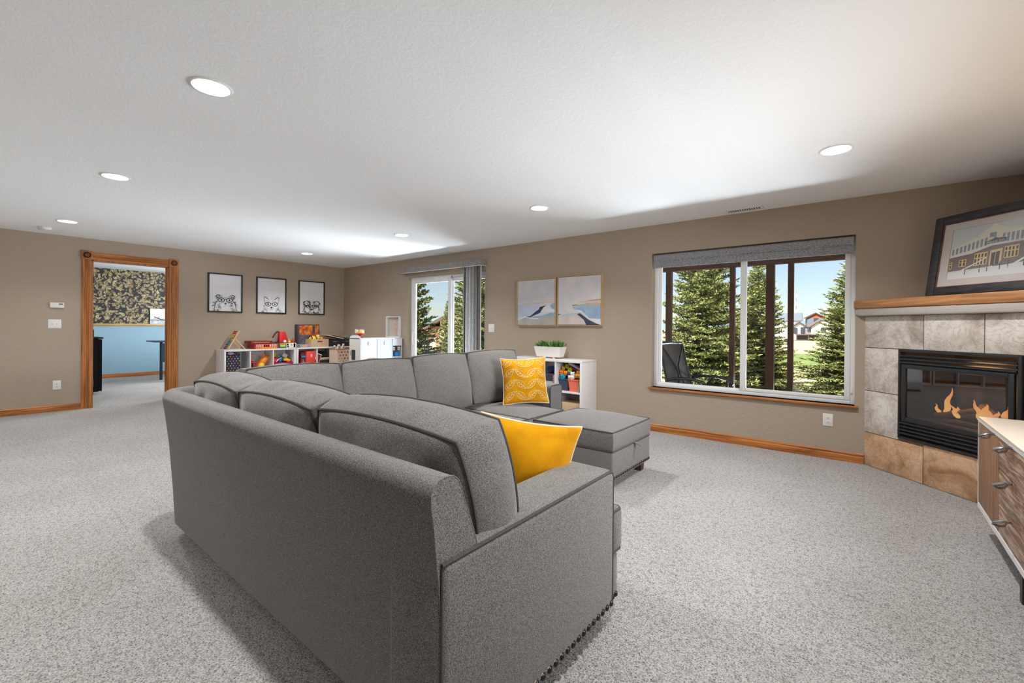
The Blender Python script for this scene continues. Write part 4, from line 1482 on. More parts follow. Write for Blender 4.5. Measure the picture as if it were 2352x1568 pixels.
framed('black framed drawing of a fluffy dog with folded ears and glasses', -2.247, 0)
framed('black framed drawing of an upright eared dog with glasses, middle of three', -1.481, 1)
framed('black framed drawing of a shaggy dark patched dog with glasses', -0.708, 2)

# ------------------------------------------------------------------ two abstract canvases
M_NATF = mat('natural_wood_frame', (196, 160, 116), (212, 180, 138), scale=3, stretch=(10, 10, 1), rough=0.55)
AM = {k: mat('canvas_' + k, v[0], v[1], scale=6, rough=0.9) for k, v in dict(
    sky=((196, 196, 206), (212, 206, 206)), mist=((206, 204, 210), (220, 214, 212)), ice=((176, 190, 212), (198, 204, 216)), sage=((166, 166, 158), (184, 180, 170)), sand=((200, 188, 182), (212, 202, 196)),
    navy=((36, 54, 92), (60, 84, 130)), blue=((138, 166, 196), (168, 190, 212)), peach=((222, 200, 184), (214, 190, 176)), slate=((60, 66, 82), (78, 84, 98)), white=((228, 228, 232), (216, 218, 226)), ink=((44, 46, 56), (58, 58, 66)), tan=((186, 172, 150), (196, 184, 166))).items()}


def canvas(lab, xc, zc, shapes):
    t = thing('abstract_canvas', lab, 'painting', (xc, 0, zc), 0)
    s, f = 0.334, 0.008
    for a, b in [((-s, -0.04, -s), (-s + f, 0, s)), ((s - f, -0.04, -s), (s, 0, s)), ((-s + f, -0.04, -s), (s - f, 0, -s + f)), ((-s + f, -0.04, s - f), (s - f, 0, s))]:
        MB().box(a, b).build('frame_rail', M_NATF, t, local=True)
    q = s - f - 0.006
    cv = MB().box((-q, -0.035, -q), (q, -0.004, q)).build('canvas', AM['mist'], t, local=True)
    for i, (m, pts) in enumerate(shapes):
        MB().poly([(-q + 2 * q * x, -0.0354 - 0.0003 * i, -q + 2 * q * y) for x, y in pts]).build('painted_area', AM[m], cv, local=True)
    return t


canvas('square canvas with a navy slanting stroke and sage foreground, nearer the sliding door', 5.075, 1.567, [
    ('sky', [(0, 0.5), (1, 0.52), (1, 1), (0, 1)]), ('ice', [(0, 0.14), (0.3, 0.2), (0.6, 0.4), (0.6, 0.5), (0, 0.48)]), ('peach', [(0, 0.475), (0.4, 0.49), (0.75, 0.5), (1, 0.515), (1, 0.49), (0.6, 0.475), (0, 0.455)]),
    ('white', [(0.65, 0.30), (1, 0.28), (1, 0.48), (0.8, 0.44)]), ('blue', [(0.88, 0.42), (0.93, 0.47), (1, 0.48), (1, 0.34), (0.92, 0.36)]),
    ('blue', [(0.35, 0.18), (0.6, 0.20), (0.85, 0.26), (1, 0.27), (1, 0.22), (0.6, 0.14), (0.35, 0.14)]), ('white', [(0, 0.12), (0.2, 0.20), (0.45, 0.15), (0.6, 0.16), (0.5, 0.12), (0.2, 0.15)]),
    ('sage', [(0, 0), (1, 0), (1, 0.21), (0.8, 0.19), (0.6, 0.13), (0.45, 0.13), (0.2, 0.17), (0, 0.10)]),
    ('navy', [(0.22, 0.185), (0.35, 0.20), (0.5, 0.30), (0.58, 0.34), (0.64, 0.38), (0.72, 0.40), (0.62, 0.27), (0.48, 0.22), (0.35, 0.17)]), ('ink', [(0.58, 0.34), (0.62, 0.40), (0.78, 0.43), (0.70, 0.38)])])
canvas('square canvas with a dark slate wedge and pale blue water, nearer the big window', 5.775, 1.575, [
    ('mist', [(0, 0.5), (1, 0.5), (1, 1), (0, 1)]), ('peach', [(0.45, 0.47), (0.7, 0.50), (1, 0.52), (1, 0.43), (0.7, 0.44)]), ('slate', [(0.7, 0.49), (1, 0.515), (1, 0.505), (0.7, 0.485)]), ('tan', [(0.4, 0.40), (0.7, 0.44), (1, 0.43), (1, 0.34), (0.7, 0.35)]),
    ('blue', [(0.35, 0.38), (0.6, 0.40), (1, 0.37), (1, 0.12), (0.75, 0.13), (0.55, 0.30), (0.38, 0.32)]), ('white', [(0.4, 0.29), (0.55, 0.30), (0.75, 0.12), (1, 0.11), (1, 0.0), (0.8, 0.04), (0.6, 0.24)]),
    ('ice', [(0, 0.17), (0.25, 0.24), (0.5, 0.25), (0.45, 0.20), (0.2, 0.19), (0, 0.14)]), ('sand', [(0, 0), (0.7, 0), (0.6, 0.15), (0.5, 0.22), (0.3, 0.19), (0, 0.15)]), ('navy', [(0, 0.20), (0, 0.23), (0.09, 0.22)]),
    ('slate', [(0.46, 0.22), (0.53, 0.24), (0.72, 0.11), (0.92, 0.02), (1.0, 0.0), (0.68, 0.0), (0.62, 0.1)]), ('ink', [(0.33, 0.405), (0.45, 0.415), (0.5, 0.41), (0.36, 0.395)])])
# ------------------------------------------------------------------ toy shelves
def cube_shelf(lab, frame, n, cell, rows, depth, zt, loc, rz, tk=0.018):
    """open cube shelf; local x along the front, local -y is the front, back at y=0"""
    t = thing('cube_shelf', lab, 'shelf', loc, rz)
    W_ = n * cell + (n + 1) * tk + 2 * (frame - tk)
    MB().box((0, -depth, zt - frame), (W_, 0, zt)).build('top_board', M_WHITE, t, local=True, bevel=0.002)
    MB().box((0, -depth, 0), (W_, 0, frame)).build('bottom_board', M_WHITE, t, local=True)
    for x in (0, W_ - frame):
        MB().box((x, -depth, frame), (x + frame, 0, zt - frame)).build('side_board', M_WHITE, t, local=True, bevel=0.001)
    hin = zt - 2 * frame
    for i in range(1, n):
        x = frame + i * (cell + tk) - tk
        MB().box((x, -depth + 0.002, frame), (x + tk, 0, zt - frame)).build('divider', M_WHITE, t, local=True)
    for r in range(1, rows):
        z = frame + r * hin / rows - tk / 2
        MB().box((frame, -depth + 0.003, z), (W_ - frame, 0, z + tk)).build('shelf_board', M_WHITE, t, local=True)
    MB().box((frame, -0.006, frame), (W_ - frame, -0.002, zt - frame)).build('back_panel', M_WHITE, t, local=True)
    return t, W_


SD = 0.385
A1, W1 = cube_shelf('white cube shelf under the dog drawings, nearer the office door', 0.028, 3, 0.366, 2, SD, 0.788, (0.004, -2.388, 0), PI / 2)
A2, W2_ = cube_shelf('white cube shelf under the dog drawings, nearer the room corner', 0.028, 3, 0.358, 2, SD, 0.790, (0.004, -1.178, 0), PI / 2)
B1, W3 = cube_shelf('white cube shelf below the two abstract canvases', 0.028, 3, 0.352, 2, SD, 0.805, (6.03 - (3 * 0.352 + 4 * 0.018 + 0.02), -0.004, 0), 0.0)


def C_(name, c, c2=None, rough=0.5, **k):
    return mat(name, c, c2, rough=rough, **k)


RED, YEL, BLU, GRN, ORG = C_('toy_red', (206, 34, 42)), C_('toy_yellow', (240, 196, 40)), C_('toy_blue', (36, 104, 190)), C_('toy_green', (104, 178, 62)), C_('toy_orange', (240, 140, 34))
TEAL, PINK, MAG, CORAL, NAVY = C_('toy_teal', (30, 150, 176)), C_('toy_pink', (226, 140, 160)), C_('toy_magenta', (150, 22, 84)), C_('toy_coral', (236, 116, 94)), C_('toy_navy', (44, 52, 82))
WHT, BLK, BRN, LWD = C_('toy_white', (236, 232, 226)), C_('toy_black', (28, 27, 28)), C_('toy_brown', (104, 68, 44)), mat('pale_beech', (212, 168, 118), (226, 186, 140), scale=3, stretch=(8, 8, 1), rough=0.5)
MAROON, GREY, CARD = C_('box_maroon', (128, 34, 34)), C_('box_grey', (150, 156, 166)), mat('brown_card', (196, 168, 134), (206, 180, 148), scale=4, rough=0.8)
ST = 0.789   # top of the toy shelves

# abacus: a leaning frame of beads held by a strut
ab = thing('toy_abacus', 'wooden abacus with rows of coloured beads standing on the toy shelf', 'toy', (0.2, -2.2, ST))
for xx in (0.115, 0.335):
    MB().tube([(xx, -2.315, ST + 0.006), (xx, -2.135, ST + 0.325)], 0.012, 4).build('frame_side', LWD, ab)
    MB().tube([(xx, -2.215, ST + 0.195), (xx, -2.05, ST + 0.006)], 0.011, 4).build('strut', LWD, ab)
bc = [MAROON, BLU, NAVY, TEAL, BLU, GRN, GRN, YEL, YEL, RED, RED]
for i in range(11):
    f = 0.06 + i * 0.088
    y, z = -2.315 + 0.18 * f, ST + 0.006 + 0.319 * f
    MB().tube([(0.115, y, z), (0.335, y, z)], 0.003, 5).build('rod', M_CHROME, ab)
    for j in range(8):
        xb = 0.135 + j * 0.021 + (0.02 if j > (4 + (i % 3)) else 0)
        MB().lathe([(0.004, -0.009), (0.012, -0.004), (0.012, 0.004), (0.004, 0.009)], (xb, y, z), 8, 'x').build('bead', bc[i] if j < 6 else (PINK, YEL, GRN, TEAL)[i % 4], ab, smooth=True)


def item_box(name, lab, cat, a, b, m, bev=0.003, print_=None, group=None):
    t = thing(name, lab, cat, ((a[0] + b[0]) / 2, (a[1] + b[1]) / 2, a[2]), 0, group)
    o = MB().box(a, b).build('carton', m, t, bevel=bev)
    for (nm, mm, pa, pb) in (print_ or []):
        # printed fields on the face that looks to +x, coordinates as fractions of that face
        y0, y1 = a[1] + (b[1] - a[1]) * pa[0], a[1] + (b[1] - a[1]) * pb[0]
        z0, z1 = a[2] + (b[2] - a[2]) * pa[1], a[2] + (b[2] - a[2]) * pb[1]
        MB().box((b[0] - 0.001, y0, z0), (b[0] + 0.0012, y1, z1)).build(nm, mm, o)
    return t


pr = [('stripe', WHT, (0.06 + i * 0.08, 0.42), (0.10 + i * 0.08, 0.92)) for i in range(11)] + [('picture', ORG, (0.04, 0.06), (0.93, 0.34)), ('badge', RED, (0.36, 0.4), (0.6, 0.85))]
item_box('game_box', 'striped red and white game box lying on the toy shelf', 'box', (0.06, -1.90, ST), (0.36, -1.50, ST + 0.085), C_('box_red', (190, 62, 58)), print_=pr)
item_box('game_box', 'flat maroon game box on top of the striped one', 'box', (0.05, -1.96, ST + 0.086), (0.35, -1.60, ST + 0.14), MAROON, print_=[('lettering', C_('gold_print', (204, 120, 84)), (0.12, 0.4), (0.86, 0.66))])
item_box('game_box', 'green and white game box with round dials beside the striped box', 'box', (0.12, -1.49, ST), (0.375, -1.185, ST + 0.095), C_('box_green', (60, 116, 84)),
         print_=[('panel', WHT, (0.40, 0.06), (0.99, 0.98)), ('lettering', C_('lime_print', (180, 214, 96)), (0.04, 0.3), (0.34, 0.66)), ('banner', ORG, (0.03, 0.72), (0.38, 0.95)), ('dial', C_('dial_red', (190, 70, 74)), (0.43, 0.52), (0.53, 0.86)), ('dial', C_('dial_plum', (150, 84, 92)), (0.45, 0.16), (0.55, 0.44)), ('bar', C_('print_olive', (150, 158, 120)), (0.83, 0.12), (0.94, 0.9)), ('bar', GREY, (0.66, 0.55), (0.76, 0.68))])
item_box('game_box', 'slim dark blue box lying behind the green game box', 'box', (0.03, -1.56, ST), (0.115, -1.22, ST + 0.115), C_('box_navy', (44, 78, 104)))

# red tin with straps and two squeeze bottles
tb = thing('red_toy_bag', 'small red toy bag with a dark strap standing on the green game box', 'toy', (0.2, -1.35, ST + 0.096))
MB().add([(0.14, -1.44, ST + 0.096), (0.26, -1.44, ST + 0.096), (0.26, -1.27, ST + 0.096), (0.14, -1.27, ST + 0.096), (0.16, -1.43, ST + 0.30), (0.24, -1.43, ST + 0.30), (0.24, -1.32, ST + 0.30), (0.16, -1.32, ST + 0.30)],
         [(0, 3, 2, 1), (4, 5, 6, 7), (0, 1, 5, 4), (1, 2, 6, 5), (2, 3, 7, 6), (3, 0, 4, 7)]).build('body', RED, tb, bevel=0.012)
MB().tube([(0.2, -1.43, ST + 0.30), (0.2, -1.46, ST + 0.30), (0.2, -1.50, ST + 0.26), (0.2, -1.54, ST + 0.19)], 0.014, 6).build('strap', C_('strap_maroon', (96, 30, 30)), tb, smooth=True)
MB().lathe([(0.026, 0.0), (0.026, 0.004), (0.001, 0.005)], (0.262, -1.345, ST + 0.125), 16, 'x').build('badge', WHT, tb)
for yy, mm, nm in ((-1.185, YEL, 'yellow toy squeeze bottle beside the red toy bag'), (-1.115, RED, 'red toy squeeze bottle next to the yellow one')):
    b_ = thing('squeeze_bottle', nm, 'toy bottle', (0.08, yy, ST), 0, 'squeeze bottles')
    MB().lathe([(0.027, 0), (0.03, 0.01), (0.03, 0.10), (0.024, 0.12), (0.012, 0.13)], (0.08, yy, ST), 16).build('bottle', mm, b_, smooth=True)
    MB().lathe([(0.013, 0.13), (0.010, 0.145), (0.003, 0.175)], (0.08, yy, ST), 12).build('nozzle', mm, b_, smooth=True)
item_box('game_box', 'low grey box with a small round picture at the front of the shelf', 'box', (0.22, -1.165, ST + 0.001), (0.37, -0.86, ST + 0.058), GREY, print_=[('picture', C_('print_peach', (224, 160, 124)), (0.33, 0.15), (0.62, 0.9)), ('bar', BLK, (0.02, 0.1), (0.18, 0.3)), ('bar', BLK, (0.02, 0.62), (0.16, 0.8)), ('bar', BLK, (0.88, 0.2), (0.99, 0.8))])

# tall boxed construction set standing at the back
ls = thing('building_set_box', 'tall dark building set box with orange pictures standing at the wall', 'box', (0.08, -0.84, ST))
y0, y1, z0, z1 = -1.05, -0.615, ST + 0.0, ST + 0.44
cbx = MB().box((0.02, y0, z0), (0.13, y1, z1)).build('carton', C_('box_dusk', (70, 58, 66)), ls, bevel=0.003)
def pane(nm, mm, ya, za, yb, zb, d=0.001):
    return MB().box((0.128, y0 + (y1 - y0) * ya, z0 + (z1 - z0) * za), (0.130 + d, y0 + (y1 - y0) * yb, z0 + (z1 - z0) * zb)).build(nm, mm, cbx)
pane('picture', mat('orange_scene', (232, 140, 40), (150, 52, 40), scale=16, rough=0.5), 0.09, 0.54, 0.97, 0.97)
pane('picture', mat('dusky_scene', (110, 104, 120), (60, 74, 84), scale=18, rough=0.5), 0.09, 0.04, 0.60, 0.52)
pane('picture', mat('red_scene', (214, 92, 56), (160, 70, 60), scale=18, rough=0.5), 0.61, 0.04, 0.97, 0.52)
pane('band', C_('band_purple', (124, 86, 120)), 0.08, 0.515, 0.98, 0.545, 0.0016)
pane('tower', C_('print_tower', (74, 58, 80)), 0.68, 0.58, 0.80, 0.94, 0.0016)
pane('emblem', RED, 0.10, 0.84, 0.20, 0.97, 0.002)
tx = text_mesh('LEGO', 0.022)
tx.xf(Matrix.Translation((0.1335, y0 + (y1 - y0) * 0.15, z0 + (z1 - z0) * 0.885)) @ Matrix.Rotation(PI / 2, 4, 'Z') @ Matrix.Rotation(PI / 2, 4, 'X')).build('emblem_letters', WHT, cbx)

# wooden crate with plush bee and orange toys
cr_ = thing('wooden_crate', 'pale wooden crate with a slotted handle on the toy shelf', 'crate', (0.2, -0.65, ST))
k0, k1 = (0.138, -0.90), (0.378, -0.545)
zt_ = ST + 0.155
MB().box((k0[0], k0[1], ST), (k1[0], k1[1], ST + 0.012)).build('floor_board', LWD, cr_)
MB().box((k0[0], k0[1], ST + .012), (k1[0], k0[1] + 0.012, zt_)).build('side_board', LWD, cr_)
MB().box((k0[0], k1[1] - 0.012, ST + .012), (k1[0], k1[1], zt_)).build('side_board', LWD, cr_)
MB().box((k0[0], k0[1] + .012, ST + .012), (k0[0] + 0.012, k1[1] - .012, zt_)).build('side_board', LWD, cr_)
ym = (k0[1] + k1[1]) / 2
fb = MB().box((k1[0] - 0.012, k0[1] + .012, ST + .012), (k1[0], k1[1] - .012, zt_ - 0.06)).box((k1[0] - 0.012, k0[1] + .012, zt_ - 0.035), (k1[0], k1[1] - .012, zt_)).box((k1[0] - 0.012, k0[1] + .012, zt_ - 0.06), (k1[0], ym - 0.05, zt_ - 0.035)).box((k1[0] - 0.012, ym + 0.05, zt_ - 0.06), (k1[0], k1[1] - .012, zt_ - 0.035))
fb.build('front_board', CARD, cr_)
be = thing('plush_bee', 'yellow and black striped plush toy sitting in the wooden crate', 'plush toy', (0.22, -0.8, ST + 0.02))
MB().ball((0.25, -0.80, ST + 0.15), (0.075, 0.085, 0.07), 16, 10).build('body', YEL, be, smooth=True)
for dy in (-0.05, 0.035):
    MB().lathe([(0.068, -0.012), (0.074, 0), (0.068, 0.012)], (0.25, -0.80 + dy, ST + 0.15), 18, 'y', cap=False).build('stripe', BLK, be, smooth=True)
MB().ball((0.25, -0.705, ST + 0.19), (0.05, 0.05, 0.055), 14, 8).build('head', YEL, be, smooth=True)
for dz in (0.02, -0.03):
    e_ = MB().ball((0.29, -0.695, ST + 0.195 + dz), (0.014, 0.022, 0.022), 10, 6).build('eye', WHT, be, smooth=True)
    MB().ball((0.302, -0.693, ST + 0.195 + dz), (0.006, 0.011, 0.011), 8, 6).build('pupil', BLK, e_, smooth=True)
for i, (yy, zz, r_) in enumerate([(-0.63, 0.15, 0.05), (-0.60, 0.115, 0.045)]):
    og = MB().ball((0.23 + i * 0.04, yy, ST + zz), (r_, r_, r_), 12, 8, 0.25, i).build('plush_ball', ORG, smooth=True)
    tag(og, ['fuzzy orange plush ball behind the crate rim', 'smaller orange plush ball at the crate corner'][i], 'plush toy')
M_BIN = mat('black_woven_bin', (30, 29, 30), (46, 44, 44), scale=60, rough=0.8, bump=0.4, bscale=80)


def binbox(lab, a, b, m, lipm=None, tag_=True):
    t = thing('storage_bin', lab, 'storage bin', ((a[0] + b[0]) / 2, (a[1] + b[1]) / 2, a[2]), 0)
    mb = MB().box(a, (b[0], b[1], a[2] + 0.006))
    mb.box((a[0], a[1], a[2] + .006), (b[0], a[1] + 0.006, b[2])).box((a[0], b[1] - 0.006, a[2] + .006), (b[0], b[1], b[2])).box((a[0], a[1] + .006, a[2] + .006), (a[0] + 0.006, b[1] - .006, b[2])).box((b[0] - 0.006, a[1] + .006, a[2] + .006), (b[0], b[1] - .006, b[2]))
    mb.build('body', m, t)
    if tag_:
        yc, zc = (a[1] + b[1]) / 2, b[2] - 0.04
        MB().box((b[0], yc - 0.045, zc - 0.008), (b[0] + 0.003, yc + 0.045, zc + 0.008)).build('label_holder', M_CHROME, t)
    return t


binbox('black woven bin beside the wooden crate', (0.05, -0.535, ST), (0.36, -0.265, ST + 0.14), M_BIN)
binbox('black woven bin in the room corner', (0.05, -0.255, ST), (0.36, 0.0 - 0.02, ST + 0.14), M_BIN)
bk = MB().box((-0.15, -0.19, 0), (0.15, 0.19, 0.016)).xf(Matrix.Translation((0.2, -0.385, ST + 0.185)) @ Matrix.Rotation(math.radians(-12), 4, 'X')).build('picture_book', C_('book_cream', (216, 204, 188)))
tag(bk, 'cream picture book lying across the first black bin', 'book')
bk = MB().box((-0.14, -0.15, 0), (0.14, 0.15, 0.014)).xf(Matrix.Translation((0.2, -0.30, ST + 0.205)) @ Matrix.Rotation(math.radians(-10), 4, 'X')).build('picture_book', C_('book_peach', (206, 150, 110)))
tag(bk, 'tan book leaning on the cream one above the black bins', 'book')
tr_ = thing('toy_truck', 'small blue and green toy lying on the book above the black bins', 'toy', (0.26, -0.2, ST + 0.15))
MB().box((0.20, -0.27, ST + 0.165), (0.31, -0.16, ST + 0.205)).build('body', BLU, tr_, bevel=0.012)
MB().ball((0.26, -0.13, ST + 0.175), (0.05, 0.05, 0.025), 12, 8).build('nose', GRN, tr_, smooth=True)
sq = MB().ball((0.2, -0.09, ST + 0.17), (0.09, 0.06, 0.06), 12, 8, 0.4, 4).build('cloth_bundle', C_('cloth_taupe', (160, 142, 134)), smooth=True)
tag(sq, 'crumpled taupe cloth in the corner bin', 'cloth')

# ---- things in the upper cubbies of the two shelves (z from about 0.415)
CZ = 0.412
bag = thing('polka_dot_bag', 'dark blue bag with coloured dots in the shelf cubby nearest the office', 'bag', (0.2, -2.22, CZ))
bd = MB().box((0.03, -2.345, CZ), (0.34, -2.115, CZ + 0.325)).build('body', mat('dark_denim', (40, 46, 66), (52, 58, 80), scale=30, rough=0.9), bag, bevel=0.035, seg=3)
rr_ = random.Random(3)
dc = [WHT, YEL, TEAL, PINK, ORG]
for r_ in range(8):
    for c_ in range(5):
        yy = -2.325 + c_ * 0.047 + (0.022 if r_ % 2 else 0)
        zz = CZ + 0.025 + r_ * 0.04
        if yy < -2.125:
            MB().lathe([(0.0085, 0.0), (0.007, 0.0015), (0.001, 0.002)], (0.3398, yy, zz), 10, 'x').build('dot', dc[rr_.randrange(5)], bd)
MB().ball((0.33, -2.27, CZ + 0.315), (0.03, 0.05, 0.025), 12, 6).build('bow', C_('bow_lilac', (196, 170, 206)), bag, smooth=True)

pk = thing('plush_pig', 'small pink plush toy sitting on a red toy chair in the cubby', 'plush toy', (0.2, -1.94, CZ))
MB().ball((0.26, -1.945, CZ + 0.21), (0.05, 0.035, 0.055), 12, 8).build('body', PINK, pk, smooth=True)
MB().ball((0.28, -1.945, CZ + 0.275), (0.035, 0.03, 0.03), 12, 8).build('head', PINK, pk, smooth=True)
rc_ = thing('toy_chair', 'little red toy chair in the second cubby', 'toy chair', (0.2, -1.92, CZ))
for (x, y) in [(0.16, -1.965), (0.32, -1.965), (0.16, -1.865), (0.32, -1.865)]:
    MB().box((x - 0.012, y - 0.012, CZ), (x + 0.012, y + 0.012, CZ + 0.13)).build('leg', RED, rc_)
MB().box((0.14, -1.98, CZ + 0.13), (0.335, -1.85, CZ + 0.15)).build('seat', RED, rc_, bevel=0.004)
MB().box((0.14, -1.98, CZ + 0.15), (0.335, -1.968, CZ + 0.23)).build('backrest', RED, rc_, bevel=0.004)
gi = thing('orange_toy_animal', 'orange and yellow toy animal with a big snout leaning in the second cubby', 'toy', (0.25, -1.75, CZ))
mg_ = Matrix.Translation((0.27, -1.755, CZ + 0.12)) @ Matrix.Rotation(math.radians(-35), 4, 'X')
MB().ball((0, 0, 0.03), (0.06, 0.06, 0.12), 14, 10).xf(mg_).build('body', ORG, gi, smooth=True)
MB().ball((0.03, 0.01, -0.06), (0.06, 0.055, 0.07), 14, 10).xf(mg_).build('snout', YEL, gi, smooth=True)
MB().ball((0.085, 0.02, -0.085), (0.015, 0.028, 0.03), 12, 8).xf(mg_).build('mouth', BRN, gi, smooth=True)
for s_ in (-1, 1):
    MB().ball((0.0, s_ * 0.05, 0.13), (0.02, 0.022, 0.035), 10, 6).xf(mg_).build('ear', ORG, gi, smooth=True)
binbox('magenta toy basket in the third cubby', (0.05, -1.585, CZ), (0.35, -1.235, CZ + 0.12), mat('magenta_felt', (140, 20, 76), (166, 34, 96), scale=60, rough=0.9), tag_=False)
tl = [('red toy block in the magenta basket', RED, 'b', (0.27, -1.52, 0.17)), ('blue toy ball in the magenta basket', BLU, 's', (0.28, -1.44, 0.14)), ('yellow toy car in the magenta basket', YEL, 'b', (0.27, -1.34, 0.16)), ('teal toy blocks at the back of the magenta basket', TEAL, 'b', (0.20, -1.42, 0.21)),
      ('orange toy piece at the side of the magenta basket', ORG, 's', (0.30, -1.29, 0.135)), ('yellow picture frame toy on the heap', YEL, 'f', (0.24, -1.545, 0.26)), ('white toy camera on the heap', WHT, 'f', (0.24, -1.335, 0.235)), ('grey toy tube on the heap', GREY, 's', (0.22, -1.46, 0.22)), ('white toy stick across the heap', WHT, 'st', (0.30, -1.47, 0.165)), ('red toy ring at the basket rim', RED, 's', (0.31, -1.56, 0.135))]
for lab, mm, kd, (x, y, z) in tl:
    z += CZ
    rot = Matrix.Translation((x, y, z)) @ Matrix.Rotation(R.uniform(-0.6, 0.6), 4, 'X') @ Matrix.Rotation(R.uniform(-0.4, 0.4), 4, 'Z')
    if kd == 'b':
        o = MB().cbox((0, 0, 0), (0.07, 0.085, 0.05)).cbox((0, 0.005, 0.032), (0.045, 0.04, 0.025)).xf(rot).build('toy_piece', mm, bevel=0.008)
    elif kd == 's':
        o = MB().ball((0, 0, 0), (0.035, 0.042, 0.034), 10, 8, 0.3, y * 9).xf(rot).build('toy_piece', mm, smooth=True)
    elif kd == 'f':
        o = MB().box((-0.01, -0.05, -0.035), (0.01, 0.05, -0.022)).box((-0.01, -0.05, 0.022), (0.01, 0.05, 0.035)).box((-0.01, -0.05, -0.022), (0.01, -0.036, 0.022)).box((-0.01, 0.036, -0.022), (0.01, 0.05, 0.022)).box((-0.004, -0.036, -0.022), (0.0, 0.036, 0.022)).xf(rot).build('toy_piece', mm, bevel=0.003)
    else:
        o = MB().tube([(0, -0.07, 0), (0, 0.0, 0.012), (0, 0.07, -0.01)], 0.009, 6).xf(rot).build('toy_piece', mm, smooth=True)
    tag(o, lab, 'toy')

# second shelf cubbies
lh = thing('toy_house', 'red toy house with a blue awning and a white lock in the shelf cubby', 'toy house', (0.2, -0.97, CZ))
MB().box((0.06, -0.985, CZ), (0.37, -0.815, CZ + 0.30)).build('wall', mat('toy_house_red', (232, 70, 58), (240, 86, 70), scale=4, rough=0.5), lh, bevel=0.006)
MB().box((0.08, -1.06, CZ), (0.30, -0.986, CZ + 0.28)).build('side_wing', C_('wing_red', (150, 30, 44)), lh, bevel=0.004)
for i in range(4):
    MB().prism([(0.30, CZ + 0.24), (0.345, CZ + 0.19), (0.345, CZ + 0.185), (0.30, CZ + 0.22)], -1.06 + i * 0.018, -1.044 + i * 0.018, 1).build('awning_strip', (TEAL, BLU)[i % 2], lh)
MB().box((0.37, -0.905, CZ + 0.19), (0.374, -0.88, CZ + 0.245)).build('lock_plate', WHT, lh)
MB().box((0.374, -0.897, CZ + 0.205), (0.3745, -0.888, CZ + 0.23)).build('keyhole', GREY, lh)
MB().box((0.3, -1.03, CZ + 0.05), (0.302, -1.0, CZ + 0.16)).build('window', mat('toy_window', (150, 160, 150), rough=0.3), lh)
ro = thing('toy_roll', 'white toy roll with a dark core in front of the toy house', 'toy', (0.33, -1.045, CZ))
MB().lathe([(0.012, 0.0), (0.036, 0.0), (0.036, 0.06), (0.012, 0.06)], (0.31, -1.06, CZ + 0.037), 20, 'x', cap=False).build('paper', WHT, ro, smooth=True)
MB().lathe([(0.012, 0.005), (0.012, 0.058)], (0.31, -1.06, CZ + 0.037), 14, 'x').build('core', BLK, ro)
binbox('dark brown basket with cream rim in the cubby beside the toy house', (0.06, -0.745, CZ), (0.35, -0.475, CZ + 0.115), mat('brown_basket', (44, 36, 32), (58, 48, 42), scale=60, rough=0.9), tag_=False)
lin_ = MB().box((0.05, -0.75, CZ + 0.116), (0.36, -0.47, CZ + 0.165)).build('folded_liner', mat('cream_liner', (196, 180, 158), (180, 164, 142), scale=14, rough=0.9, bump=0.4), bevel=0.016, seg=3)
tag(lin_, 'cream folded cloth on the brown basket', 'cloth')
dkb = MB().ball((0.2, -0.62, CZ + 0.225), (0.12, 0.12, 0.06), 16, 8, 0.35, 2).build('dress_up_clothes', mat('dark_cloth', (30, 34, 46), (52, 50, 52), scale=14, rough=0.9, bump=0.5), smooth=True)
tag(dkb, 'heap of dark clothes on the brown basket in the cubby', 'clothes')
tb_ = thing('toy_tablet', 'white rimmed red toy tablet leaning in the cubby beside the toy house', 'toy', (0.36, -0.79, CZ))
mt_ = Matrix.Translation((0.352, -0.755, CZ + 0.15)) @ Matrix.Rotation(math.radians(-22), 4, 'X')
MB().box((-0.008, -0.05, -0.1), (0.008, 0.05, 0.1)).xf(mt_).build('rim', WHT, tb_, bevel=0.006)
MB().box((0.008, -0.038, -0.085), (0.0095, 0.038, 0.085)).xf(mt_).build('screen', MAROON, tb_)

# floral hamper in front of the corner
fh = thing('floral_hamper', 'square cream hamper printed with orange flowers in the room corner', 'hamper', (0.62, -0.42, 0))
hx0, hx1, hy0, hy1, hz = 0.46, 0.74, -0.575, -0.305, 0.755
mbh = MB().box((hx0, hy0, 0), (hx1, hy0 + 0.008, hz)).box((hx0, hy1 - 0.008, 0), (hx1, hy1, hz)).box((hx0, hy0 + .008, 0), (hx0 + 0.008, hy1 - .008, hz)).box((hx1 - 0.008, hy0 + .008, 0), (hx1, hy1 - .008, hz)).box((hx0 + .008, hy0 + .008, 0), (hx1 - .008, hy1 - .008, 0.01))
hb = mbh.build('body', mat('hamper_cloth', (222, 204, 186), (214, 194, 174), scale=20, rough=0.9), fh)
MB().box((hx1 - 0.001, hy0 - 0.002, hz - 0.015), (hx1 + 0.004, hy1 + 0.002, hz + 0.004)).box((hx0, hy0 - 0.004, hz - 0.015), (hx1, hy0 + 0.001, hz + 0.004)).build('rim', C_('rim_rust', (196, 120, 84)), hb)
fcol = [C_('petal_rust', (176, 88, 58)), C_('petal_ochre', (206, 150, 84)), C_('petal_red', (186, 60, 60)), C_('petal_sage', (150, 168, 150)), C_('petal_wine', (130, 58, 62))]
